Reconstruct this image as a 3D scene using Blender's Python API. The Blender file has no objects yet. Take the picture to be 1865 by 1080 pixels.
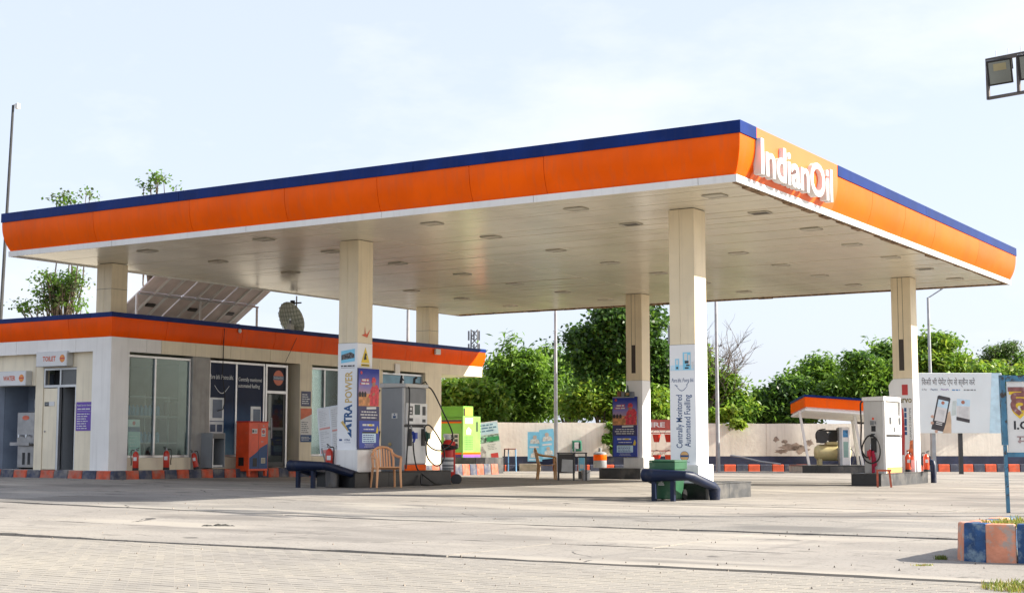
import bpy, bmesh, math, random
import numpy as np
from mathutils import Vector, Matrix, Euler
R = math.radians
PI = math.pi
scn = bpy.context.scene
COL = scn.collection

# ---------------------------------------------------------------- camera
YAW, PIT, F, CH = .5628, .1018, 2661.8, .9882
cam_d = bpy.data.cameras.new('camera')
cam_d.sensor_width = 36.0
cam_d.lens = F / 1865 * 36
cam_d.clip_start = .1
cam_d.clip_end = 6000
cam = bpy.data.objects.new('camera', cam_d)
COL.objects.link(cam)
cam.location = (0, 0, CH)
cam.rotation_euler = (PI / 2 + PIT, 0, YAW)
scn.camera = cam

# ---------------------------------------------------------------- sky and sun
SUN_DIR = Vector((1.51, .98, 1.02)).normalized()
SUN_EL = math.asin(SUN_DIR.z)
SUN_AZ = math.atan2(SUN_DIR.x, SUN_DIR.y)
world = bpy.data.worlds.new('World')
scn.world = world
world.use_nodes = True
wn, wl = world.node_tree.nodes, world.node_tree.links
wn.clear()
w_out = wn.new('ShaderNodeOutputWorld')
w_bg = wn.new('ShaderNodeBackground')
w_sky = wn.new('ShaderNodeTexSky')
w_sky.sky_type = 'NISHITA'
w_sky.sun_disc = False
w_sky.sun_elevation = SUN_EL
w_sky.sun_rotation = SUN_AZ
w_sky.air_density = 1.0
w_sky.dust_density = 2.2
w_sky.ozone_density = 1.2
w_bg.inputs[1].default_value = .088
# thin high haze and faint broken cloud over the whole dome
w_tc = wn.new('ShaderNodeTexCoord')
w_map = wn.new('ShaderNodeMapping'); w_map.inputs['Scale'].default_value = (1.0, 1.0, 2.6); w_map.inputs['Location'].default_value = (.42, .9, 0)
w_n = wn.new('ShaderNodeTexNoise'); w_n.inputs['Scale'].default_value = 4.2; w_n.inputs['Detail'].default_value = 9; w_n.inputs['Roughness'].default_value = .58
w_r = wn.new('ShaderNodeValToRGB'); w_r.color_ramp.elements[0].position = .47; w_r.color_ramp.elements[1].position = .66
w_mul = wn.new('ShaderNodeMath'); w_mul.operation = 'MULTIPLY_ADD'; w_mul.inputs[1].default_value = .45; w_mul.inputs[2].default_value = .0
w_mix = wn.new('ShaderNodeMix'); w_mix.data_type = 'RGBA'
w_mix.inputs[0].default_value = .72
w_mix.inputs[7].default_value = (4.1, 4.42, 5.2, 1)
w_cl = wn.new('ShaderNodeMix'); w_cl.data_type = 'RGBA'; w_cl.inputs[7].default_value = (5.1, 5.15, 5.25, 1)
wl.new(w_tc.outputs['Generated'], w_map.inputs[0]); wl.new(w_map.outputs[0], w_n.inputs['Vector'])
wl.new(w_n.outputs[0], w_r.inputs[0]); wl.new(w_r.outputs[0], w_mul.inputs[0]); wl.new(w_mul.outputs[0], w_cl.inputs[0])
wl.new(w_sky.outputs[0], w_mix.inputs[6]); wl.new(w_mix.outputs[2], w_cl.inputs[6]); wl.new(w_cl.outputs[2], w_bg.inputs[0]); wl.new(w_bg.outputs[0], w_out.inputs[0])

sun_d = bpy.data.lights.new('sun', 'SUN')
sun_d.energy = 4.7
sun_d.angle = R(.55)
sun_d.color = (1, .92, .80)
sun = bpy.data.objects.new('sun', sun_d)
COL.objects.link(sun)
sun.location = (20, 20, 30)
sun.rotation_euler = SUN_DIR.to_track_quat('Z', 'Y').to_euler()

scn.view_settings.view_transform = 'Standard'
scn.view_settings.look = 'None'
scn.view_settings.exposure = 1.38
scn.view_settings.gamma = 1
scn.view_settings.use_curve_mapping = False

# ---------------------------------------------------------------- pixel of the photograph -> place in the world
FWD = (-math.sin(YAW) * math.cos(PIT), math.cos(YAW) * math.cos(PIT), math.sin(PIT))
RGT = (math.cos(YAW), math.sin(YAW), 0)
UP = (math.sin(YAW) * math.sin(PIT), -math.cos(YAW) * math.sin(PIT), math.cos(PIT))
def ray(px, py):
    a = (px - 932.5) / F; b = (540 - py) / F
    return tuple(FWD[i] + a * RGT[i] + b * UP[i] for i in range(3))
def cl(v): return max(0., min(1., v))
def step(y): return 0. if y > 16.05 else (-.016 if y > 11.23 else -.029)   # broken ledges between the old slabs
def gz(x, y): return gz0(x, y) + step(y)
def gz0(x, y):                                    # the forecourt rises gently towards the shop
    t = cl((-x - 12) / 16); s = cl((y - 25) / 14); s = s * s * (3 - 2 * s); n = cl((y - 8) / 10)
    return t * (.22 * (1 - s) + .07 * s) * n
def onz(px, py, z):
    r = ray(px, py); k = (z - CH) / r[2]; return (r[0] * k, r[1] * k, z)
def grd(px, py):
    z = 0
    for _ in range(25):
        p = onz(px, py, z); z = gz(p[0], p[1])
    return onz(px, py, z)
def onX(px, py, X): r = ray(px, py); k = X / r[0]; return (X, r[1] * k, CH + r[2] * k)
def onY(px, py, Y): r = ray(px, py); k = Y / r[1]; return (r[0] * k, Y, CH + r[2] * k)
def dep(px, py, d): r = ray(px, py); return (r[0] * d, r[1] * d, CH + r[2] * d)
FH = Vector((-math.sin(YAW), math.cos(YAW), 0)); RH = Vector(RGT)
def back(u, d, z=0): p = FH * d + RH * u; return (p.x, p.y, z)   # u metres to the right, d metres ahead
# ---------------------------------------------------------------- materials
MATS = {}
def mat(name, col, rough=.6, metal=0, var=.10, scale=3., bump=0, bscale=60., spec=.5, col2=None, lo=.38, hi=.62, streak=0., coat=0, detail=6, dirt=None, dirt_scale=1.3, dirt_lo=.55, dirt_hi=.7, rand=0., pos=False):
    if name in MATS: return MATS[name]
    m = bpy.data.materials.new(name); m.use_nodes = True
    n, l = m.node_tree.nodes, m.node_tree.links
    p = n['Principled BSDF']
    p.inputs['Roughness'].default_value = rough; p.inputs['Metallic'].default_value = metal
    p.inputs['Specular IOR Level'].default_value = spec
    if coat: p.inputs['Coat Weight'].default_value = coat; p.inputs['Coat Roughness'].default_value = .15
    tc = n.new('ShaderNodeTexCoord'); CO = n.new('ShaderNodeNewGeometry').outputs['Position'] if pos else tc.outputs['Object']
    no = n.new('ShaderNodeTexNoise'); no.inputs['Scale'].default_value = scale; no.inputs['Detail'].default_value = detail
    l.new(CO, no.inputs['Vector'])
    rp = n.new('ShaderNodeValToRGB'); e = rp.color_ramp.elements
    e[0].position = lo; e[1].position = hi
    a = [max(0, c * (1 - var)) for c in col]; b = [min(1, c * (1 + var)) for c in col] if col2 is None else col2
    e[0].color = (*a, 1); e[1].color = (*b, 1)
    l.new(no.outputs[0], rp.inputs[0]); out = rp.outputs[0]
    def mixin(fac, c, mode='MIX'):
        nonlocal out
        x = n.new('ShaderNodeMix'); x.data_type = 'RGBA'; x.blend_type = mode
        l.new(fac, x.inputs[0]); l.new(out, x.inputs[6]); x.inputs[7].default_value = (*c, 1); out = x.outputs[2]
    if streak:
        mp = n.new('ShaderNodeMapping'); mp.inputs['Scale'].default_value = (9, 9, .5); l.new(tc.outputs['Object'], mp.inputs[0])
        s = n.new('ShaderNodeTexNoise'); s.inputs['Scale'].default_value = 1.2; s.inputs['Detail'].default_value = 5; l.new(mp.outputs[0], s.inputs['Vector'])
        r2 = n.new('ShaderNodeValToRGB'); r2.color_ramp.elements[0].position = .5; r2.color_ramp.elements[1].position = .75
        r2.color_ramp.elements[1].color = (streak, streak, streak, 1)
        l.new(s.outputs[0], r2.inputs[0]); mixin(r2.outputs[0], (.16, .13, .10))
    if dirt:
        s = n.new('ShaderNodeTexNoise'); s.inputs['Scale'].default_value = dirt_scale; s.inputs['Detail'].default_value = 8; s.inputs['Roughness'].default_value = .62
        l.new(CO, s.inputs['Vector'])
        r2 = n.new('ShaderNodeValToRGB'); r2.color_ramp.elements[0].position = dirt_lo; r2.color_ramp.elements[1].position = dirt_hi
        l.new(s.outputs[0], r2.inputs[0]); mixin(r2.outputs[0], dirt)
    if rand:
        oi = n.new('ShaderNodeObjectInfo'); hs = n.new('ShaderNodeHueSaturation')
        mr = n.new('ShaderNodeMapRange'); mr.inputs['To Min'].default_value = 1 - rand; mr.inputs['To Max'].default_value = 1 + rand
        l.new(oi.outputs['Random'], mr.inputs[0]); l.new(mr.outputs[0], hs.inputs['Value']); l.new(out, hs.inputs['Color']); out = hs.outputs[0]
    l.new(out, p.inputs['Base Color'])
    if bump:
        bn = n.new('ShaderNodeTexNoise'); bn.inputs['Scale'].default_value = bscale; bn.inputs['Detail'].default_value = 5; l.new(CO, bn.inputs['Vector'])
        bp = n.new('ShaderNodeBump'); bp.inputs['Strength'].default_value = bump; bp.inputs['Distance'].default_value = .02
        l.new(bn.outputs[0], bp.inputs['Height']); l.new(bp.outputs[0], p.inputs['Normal'])
    MATS[name] = m
    return m
def glass(name, tint=(.75, .84, .82), refl=.05, rough=.03):
    if name in MATS: return MATS[name]
    m = bpy.data.materials.new(name); m.use_nodes = True
    n, l = m.node_tree.nodes, m.node_tree.links; n.remove(n['Principled BSDF'])
    tr = n.new('ShaderNodeBsdfTransparent'); tr.inputs[0].default_value = (*tint, 1)
    gl = n.new('ShaderNodeBsdfGlossy'); gl.inputs['Roughness'].default_value = rough; gl.inputs[0].default_value = (.86, .95, .98, 1)
    df = n.new('ShaderNodeBsdfDiffuse'); df.inputs[0].default_value = (.40, .48, .50, 1)
    lw = n.new('ShaderNodeFresnel'); lw.inputs[0].default_value = 1.30
    ad = n.new('ShaderNodeMath'); ad.operation = 'ADD'; ad.inputs[1].default_value = refl; ad.use_clamp = True
    mx = n.new('ShaderNodeMixShader'); m2 = n.new('ShaderNodeMixShader'); m2.inputs[0].default_value = .03
    l.new(lw.outputs[0], ad.inputs[0]); l.new(ad.outputs[0], mx.inputs[0])
    l.new(tr.outputs[0], m2.inputs[1]); l.new(df.outputs[0], m2.inputs[2])
    l.new(m2.outputs[0], mx.inputs[1]); l.new(gl.outputs[0], mx.inputs[2])
    l.new(mx.outputs[0], n['Material Output'].inputs[0])
    MATS[name] = m
    return m
def gradient(name, c0, c1, z0, z1, axis=1, rough=.4, cmid=None):    # a printed colour wash across a sheet
    if name in MATS: return MATS[name]
    m = bpy.data.materials.new(name); m.use_nodes = True
    n, l = m.node_tree.nodes, m.node_tree.links; p = n['Principled BSDF']; p.inputs['Roughness'].default_value = rough; p.inputs['Specular IOR Level'].default_value = .15
    tc = n.new('ShaderNodeTexCoord'); sp = n.new('ShaderNodeSeparateXYZ'); mr = n.new('ShaderNodeMapRange')
    mr.inputs[1].default_value = z0; mr.inputs[2].default_value = z1
    no = n.new('ShaderNodeTexNoise'); no.inputs['Scale'].default_value = 5
    ad = n.new('ShaderNodeMath'); ad.operation = 'MULTIPLY_ADD'; ad.inputs[1].default_value = .16
    rp = n.new('ShaderNodeValToRGB'); rp.color_ramp.elements[0].color = (*c0, 1); rp.color_ramp.elements[1].color = (*c1, 1)
    if cmid:
        e = rp.color_ramp.elements.new(.5); e.color = (*cmid, 1)
    l.new(tc.outputs['Object'], sp.inputs[0]); l.new(sp.outputs[axis], mr.inputs[0])
    l.new(tc.outputs['Object'], no.inputs['Vector']); l.new(no.outputs[0], ad.inputs[0]); l.new(mr.outputs[0], ad.inputs[2])
    l.new(ad.outputs[0], rp.inputs[0]); l.new(rp.outputs[0], p.inputs['Base Color'])
    MATS[name] = m
    return m
def leafmat(name, col, trans=.35):
    if name in MATS: return MATS[name]
    m = bpy.data.materials.new(name); m.use_nodes = True
    n, l = m.node_tree.nodes, m.node_tree.links; p = n['Principled BSDF']
    p.inputs['Roughness'].default_value = .45; p.inputs['Specular IOR Level'].default_value = .35
    tc = n.new('ShaderNodeTexCoord'); no = n.new('ShaderNodeTexNoise'); no.inputs['Scale'].default_value = 1.4; no.inputs['Detail'].default_value = 4
    l.new(tc.outputs['Object'], no.inputs['Vector'])
    rp = n.new('ShaderNodeValToRGB'); rp.color_ramp.elements[0].position = .35; rp.color_ramp.elements[1].position = .65
    rp.color_ramp.elements[0].color = (col[0] * .65, col[1] * .72, col[2] * .7, 1); rp.color_ramp.elements[1].color = (col[0] * 1.3, col[1] * 1.2, col[2], 1)
    l.new(no.outputs[0], rp.inputs[0]); l.new(rp.outputs[0], p.inputs['Base Color'])
    t = n.new('ShaderNodeBsdfTranslucent'); hs = n.new('ShaderNodeHueSaturation'); hs.inputs['Value'].default_value = 1.7
    l.new(rp.outputs[0], hs.inputs['Color']); l.new(hs.outputs[0], t.inputs[0])
    mx = n.new('ShaderNodeMixShader'); mx.inputs[0].default_value = trans
    l.new(p.outputs[0], mx.inputs[1]); l.new(t.outputs[0], mx.inputs[2]); l.new(mx.outputs[0], n['Material Output'].inputs[0])
    MATS[name] = m
    return m

ORANGE = mat('orange_panel', (.96, .118, .0), .34, var=.08, scale=1.1, streak=.13, spec=.14, bump=.22, bscale=1.3, rand=.03)
ORANGE2 = mat('shop_orange_panel', (.92, .095, .0), .3, var=.1, scale=.9, streak=.13, spec=.12, bump=.3, bscale=1.6, rand=.04)
ORANGE_SIGN = mat('sign_orange', (.92, .15, .02), .40, var=.05, scale=.8)
NAVY = mat('navy_cap', (.001, .020, .14), .35, var=.16, scale=1.6, spec=.15, streak=.05, bump=.2, bscale=1.5, rand=.06)
WHITE = mat('white_panel', (.80, .79, .76), .45, var=.04, scale=1.2, streak=.10)
LETTER = mat('white_letter', (.70, .69, .68), .5, var=.04, scale=2)
SOFFIT = mat('soffit_panel', (.71, .655, .52), .24, var=.08, scale=.6, rand=.02, streak=0, dirt=(.42, .34, .23), dirt_scale=.35, dirt_lo=.52, dirt_hi=.95)
CREAM = mat('cream_cladding', (.80, .69, .49), .5, var=.05, scale=1.4, streak=.14)
CREAMW = mat('cream_render', (.83, .74, .56), .7, var=.05, scale=1.8, bump=.05, streak=.16)
WHITEW = mat('white_render', (.85, .83, .79), .6, var=.04, scale=1.4, streak=.12)
WRAP = mat('white_print_wrap', (.82, .83, .84), .4, var=.02, scale=2)
SEAM = mat('dark_seam', (.06, .05, .045), .8)
RUST = mat('rusted_edge', (.16, .085, .04), .85, var=.4, scale=9, bump=.4, bscale=30, col2=(.34, .22, .12))
GRAN = mat('dark_granite', (.009, .0095, .011), .3, var=.25, scale=5, dirt=(.05, .047, .043), dirt_scale=2.6, dirt_lo=.55, dirt_hi=.9)
GRAN2 = mat('dusty_granite', (.045, .047, .05), .5, var=.2, scale=4, dirt=(.15, .14, .125), dirt_scale=2.2, dirt_lo=.5, dirt_hi=.75)
CONC = mat('island_concrete', (.42, .39, .34), .85, var=.12, scale=3, bump=.2)
NPIPE = mat('navy_pipe', (.003, .010, .036), .45, spec=.3, var=.15, scale=4, dirt=(.06, .06, .07), dirt_scale=3, dirt_lo=.58, dirt_hi=.8)
ALU = mat('aluminium', (.55, .56, .57), .35, metal=.7, var=.06)
STEEL = mat('stainless', (.30, .30, .31), .32, metal=.9, var=.12, scale=4, dirt=(.30, .28, .25), dirt_scale=2.5)
GALV = mat('galvanised', (.36, .38, .40), .5, metal=.4, var=.12, scale=3)
DKGREY = mat('dark_grey', (.045, .047, .05), .5, var=.15)
BLACK = mat('black_rubber', (.012, .012, .013), .45, var=.2)
VOID = mat('painted_room_shade', (.02, .021, .024), .9)  # near-black colour standing in for the shade of unlit interiors
GREYP = mat('grey_paint', (.27, .285, .30), .42, var=.06, scale=2, streak=.10)
MIDGREY = mat('mid_grey', (.20, .21, .22), .5, var=.08)
PWHITE = mat('pump_white', (.76, .76, .75), .35, var=.04, scale=2, streak=.22, dirt=(.48, .45, .40), dirt_scale=2.4, dirt_lo=.6, dirt_hi=.85)
PGREY = mat('pump_lightgrey', (.52, .515, .50), .38, var=.05, scale=2, streak=.22, dirt=(.36, .33, .29), dirt_scale=2.4, dirt_lo=.6, dirt_hi=.85)
RED = mat('red_paint', (.60, .022, .014), .35, var=.12, scale=3)
ORED = mat('orange_red', (.74, .075, .018), .34, var=.12, scale=2.5, dirt=(.55, .16, .10), dirt_scale=3, dirt_lo=.6, dirt_hi=.8)
EXT = mat('extinguisher_red', (.55, .030, .012), .3, var=.1)
KRED = mat('kerb_red', (.56, .085, .035), .75, var=.2, scale=5, bump=.2, dirt=(.26, .21, .17), dirt_scale=3.5, dirt_lo=.44, dirt_hi=.72)
KNAVY = mat('kerb_navy', (.045, .055, .095), .75, var=.25, scale=5, bump=.2, dirt=(.24, .22, .20), dirt_scale=3.5, dirt_lo=.45, dirt_hi=.75)
PAPER = mat('paper', (.70, .70, .69), .6, var=.03)
INK = mat('ink_black', (.03, .03, .035), .6)
INKB = mat('ink_blue', (.02, .07, .20), .5)
INKR = mat('ink_red', (.55, .05, .05), .5)
SKYB = mat('sky_blue_print', (.22, .60, .82), .45, var=.06)
LTBLUE = mat('pale_blue_print', (.55, .74, .86), .45, var=.05)
GOLD = mat('gold_print', (.62, .43, .13), .45)
XBLUE = mat('deep_blue_print', (.012, .085, .24), .4)
POSTN = mat('poster_navy', (.030, .030, .11), .4, var=.1)
POSTB = mat('poster_blue', (.025, .055, .36), .4, var=.12, scale=2)
PINK = mat('poster_red_cloth', (.62, .05, .07), .5, var=.25, scale=14)
SKIN = mat('poster_skin', (.40, .20, .12), .5)
SAND = mat('poster_sand', (.58, .26, .10), .5, var=.3, scale=8)
YELL = mat('yellow_print', (.75, .55, .05), .5)
PURP = mat('purple_board', (.13, .06, .38), .45, var=.08)
LIME = mat('lime_green', (.20, .46, .05), .4, var=.05, scale=1.5)
DGREEN = mat('bin_green', (.02, .095, .042), .42, var=.12, scale=4, dirt=(.16, .22, .14), dirt_scale=3, dirt_lo=.55, dirt_hi=.8)
PEACH = mat('peach_plastic', (.72, .36, .17), .42, var=.06)
LIMEB = mat('lime_bright', (.21, .45, .09), .4)
PEACH2 = mat('tan_plastic', (.60, .32, .13), .42, var=.06)
YCREAM = mat('tank_cream', (.60, .53, .27), .38, var=.08)
BOARDW = mat('billboard_white', (.76, .82, .83), .4, var=.03, scale=1.2)
WINGLASS = glass('window_glass', (.84, .93, .91), .0)
DOORGLASS = glass('door_glass', (.25, .28, .28), .05)

# ---------------------------------------------------------------- object helpers
def props(o, label=None, cat=None, group=None, kind=None):
    if label: o['label'] = label
    if cat: o['category'] = cat
    if group: o['group'] = group
    if kind: o['kind'] = kind
    return o
def thing(name, label, cat, loc=(0, 0, 0), rz=0, group=None):
    o = bpy.data.objects.new(name, None); COL.objects.link(o)
    o.empty_display_size = .2; o.location = loc; o.rotation_euler = (0, 0, rz)
    return props(o, label, cat, group)
def link(name, me, parent=None):
    o = bpy.data.objects.new(name, me); COL.objects.link(o)
    if parent is not None: o.parent = parent
    return o
class MB:
    def __init__(s): s.v = []; s.f = []; s.m = []
    def add(s, vs, fs, mi=0):
        k = len(s.v); s.v += [tuple(v) for v in vs]; s.f += [tuple(i + k for i in f) for f in fs]; s.m += [mi] * len(fs); return s
    def box(s, x0, x1, y0, y1, z0, z1, mi=0):
        return s.add([(x0, y0, z0), (x1, y0, z0), (x1, y1, z0), (x0, y1, z0), (x0, y0, z1), (x1, y0, z1), (x1, y1, z1), (x0, y1, z1)],
                     [(3, 2, 1, 0), (4, 5, 6, 7), (0, 1, 5, 4), (1, 2, 6, 5), (2, 3, 7, 6), (3, 0, 4, 7)], mi)
    def hexa(s, p8, mi=0):
        return s.add(p8, [(3, 2, 1, 0), (4, 5, 6, 7), (0, 1, 5, 4), (1, 2, 6, 5), (2, 3, 7, 6), (3, 0, 4, 7)], mi)
    def prism(s, poly, fn, a, b, mi=0):                     # poly in 2-D swept from a to b; fn(u, v, t) -> point
        n = len(poly); vs = [fn(u, v, a) for u, v in poly] + [fn(u, v, b) for u, v in poly]
        fs = [tuple(reversed(range(n))), tuple(range(n, 2 * n))] + [(i, (i + 1) % n, n + (i + 1) % n, n + i) for i in range(n)]
        return s.add(vs, fs, mi)
    def tube(s, pts, r, n=8, mi=0, cap=True):
        pts = [Vector(p) for p in pts]; rs = r if isinstance(r, (list, tuple)) else [r] * len(pts)
        k0 = len(s.v); prev = None
        for i, p in enumerate(pts):
            d = (pts[min(i + 1, len(pts) - 1)] - pts[max(i - 1, 0)])
            if d.length < 1e-9: d = Vector((0, 0, 1))
            d.normalize()
            if prev is None:
                a = d.orthogonal().normalized()
            else:
                a = (prev - d * prev.dot(d))
                a = a.normalized() if a.length > 1e-6 else d.orthogonal().normalized()
            prev = a; b = d.cross(a)
            # widen mitres at bends so that the pipe keeps its section
            k = 1.0
            if 0 < i < len(pts) - 1:
                d1 = (pts[i] - pts[i - 1]).normalized(); k = 1 / max(.7, d.dot(d1))
            for j in range(n):
                t = 2 * PI * j / n; q = p + (a * math.cos(t) + b * math.sin(t)) * rs[i] * k
                s.v.append(tuple(q))
        for i in range(len(pts) - 1):
            for j in range(n):
                s.f.append((k0 + i * n + j, k0 + i * n + (j + 1) % n, k0 + (i + 1) * n + (j + 1) % n, k0 + (i + 1) * n + j)); s.m.append(mi)
        if cap:
            s.f.append(tuple(k0 + j for j in reversed(range(n)))); s.m.append(mi)
            e = k0 + (len(pts) - 1) * n; s.f.append(tuple(e + j for j in range(n))); s.m.append(mi)
        return s
    def lathe(s, prof, c=(0, 0, 0), n=16, mi=0, M=None):   # (r, z) pairs about the vertical through c
        k0 = len(s.v)
        for r, z in prof:
            for j in range(n):
                t = 2 * PI * j / n; v = Vector((r * math.cos(t), r * math.sin(t), z))
                if M is not None: v = M @ v
                s.v.append((v.x + c[0], v.y + c[1], v.z + c[2]))
        for i in range(len(prof) - 1):
            for j in range(n):
                s.f.append((k0 + i * n + j, k0 + i * n + (j + 1) % n, k0 + (i + 1) * n + (j + 1) % n, k0 + (i + 1) * n + j)); s.m.append(mi)
        s.f.append(tuple(k0 + j for j in reversed(range(n)))); s.m.append(mi)
        e = k0 + (len(prof) - 1) * n; s.f.append(tuple(e + j for j in range(n))); s.m.append(mi)
        return s
    def bar(s, p, q, w, h=None, mi=0):
        h = h or w; p = Vector(p); q = Vector(q); d = (q - p).normalized()
        a = Vector((0, 0, 1)).cross(d)
        a = a.normalized() if a.length > 1e-4 else Vector((1, 0, 0))
        b = d.cross(a); a = a * w / 2; b = b * h / 2
        return s.hexa([p - a - b, p + a - b, p + a + b, p - a + b, q - a - b, q + a - b, q + a + b, q - a + b], mi)
    def sheet(s, x0, x1, y0, y1, z=0, mi=0):
        return s.add([(x0, y0, z), (x1, y0, z), (x1, y1, z), (x0, y1, z)], [(0, 1, 2, 3)], mi)
    def poly(s, pts, z=0, mi=0):
        return s.add([(x, y, z) for x, y in pts], [tuple(range(len(pts)))], mi)
    def disc(s, cx, cy, r, z=0, n=24, mi=0, ry=None):
        ry = ry or r
        return s.poly([(cx + r * math.cos(2 * PI * i / n), cy + ry * math.sin(2 * PI * i / n)) for i in range(n)], z, mi)
    def mesh(s, mats, smooth=False, bevel=0, name='mesh', seg=1):
        me = bpy.data.meshes.new(name); me.from_pydata(s.v, [], s.f)
        for m in (mats if isinstance(mats, (list, tuple)) else [mats]): me.materials.append(m)
        if any(s.m): me.polygons.foreach_set('material_index', s.m)
        if bevel:
            bm = bmesh.new(); bm.from_mesh(me)
            bmesh.ops.bevel(bm, geom=list(bm.edges), offset=bevel, segments=seg, affect='EDGES', profile=.5, clamp_overlap=True)
            bm.to_mesh(me); bm.free()
        me.update()
        if smooth:
            me.shade_smooth(); me.set_sharp_from_angle(angle=R(38))
        return me
    def build(s, name, mats, parent=None, smooth=False, bevel=0, loc=None, rot=None, seg=1):
        o = link(name, s.mesh(mats, smooth, bevel, name, seg), parent)
        if loc is not None: o.location = loc
        if rot is not None: o.rotation_euler = rot
        return o
def solo(mb, name, mats, label, cat, group=None, **kw):
    return props(mb.build(name, mats, None, **kw), label, cat, group)
FONT_CACHE = {}
def text(body, h, m, parent, loc, rot=(0, 0, 0), name='lettering', depth=.0, align='LEFT', width=None, bold=0., space=1., shear=0., res=2):
    c = bpy.data.curves.new('t', 'FONT'); c.body = body; c.size = 1; c.extrude = depth / 2; c.offset = bold; c.space_character = space; c.shear = shear
    c.resolution_u = res
    o = bpy.data.objects.new('t', c); me = bpy.data.meshes.new_from_object(o)
    bpy.data.objects.remove(o); bpy.data.curves.remove(c)
    n = len(me.vertices)
    if n == 0: return None
    co = np.zeros(n * 3, 'f'); me.vertices.foreach_get('co', co); co = co.reshape(-1, 3)
    lo, hi = co.min(0), co.max(0)
    cap = .7
    s = h / cap; sx = s if width is None else width / (hi[0] - lo[0])
    off = lo[0] if align == 'LEFT' else (lo[0] + hi[0]) / 2
    co[:, 0] = (co[:, 0] - off) * sx; co[:, 1] *= s; co[:, 2] += depth / 2
    me.vertices.foreach_set('co', co.reshape(-1))
    me.materials.clear(); me.materials.append(m); me.update()
    t = link(name, me, parent); t.location = loc; t.rotation_euler = rot
    return t
def panel(name, w, h, m, loc, a, tilt=0., t=.03, parent=None, bevel=0):
    """a board w x h, its origin at the middle of the lower edge, local x right, y up, z out; faces (sin a, -cos a)"""
    o = MB().box(-w / 2, w / 2, 0, h, -t, 0).build(name, m, parent, bevel=bevel)
    o.location = loc; o.rotation_euler = (PI / 2 - tilt, 0, a)
    return o
def rows(parent, x0, x1, y0, y1, n, m, z=.003, seed=1, fill=.45, name='small_print', frac=(.6, 1.), center=False):
    """lines of print too small to read: short word-long strokes"""
    rnd = random.Random(seed); b = MB(); hh = (y1 - y0) / n
    for i in range(n):
        y = y1 - (i + .75) * hh; W = (x1 - x0) * rnd.uniform(*frac); xs = x0 if not center else (x0 + x1 - W) / 2; x = xs
        while x < xs + W - hh * .3:
            w = min(hh * rnd.uniform(.7, 2.6), xs + W - x); b.sheet(x, x + w, y, y + hh * fill, z); x += w + hh * .32
    return b.build(name, m, parent)
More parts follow.
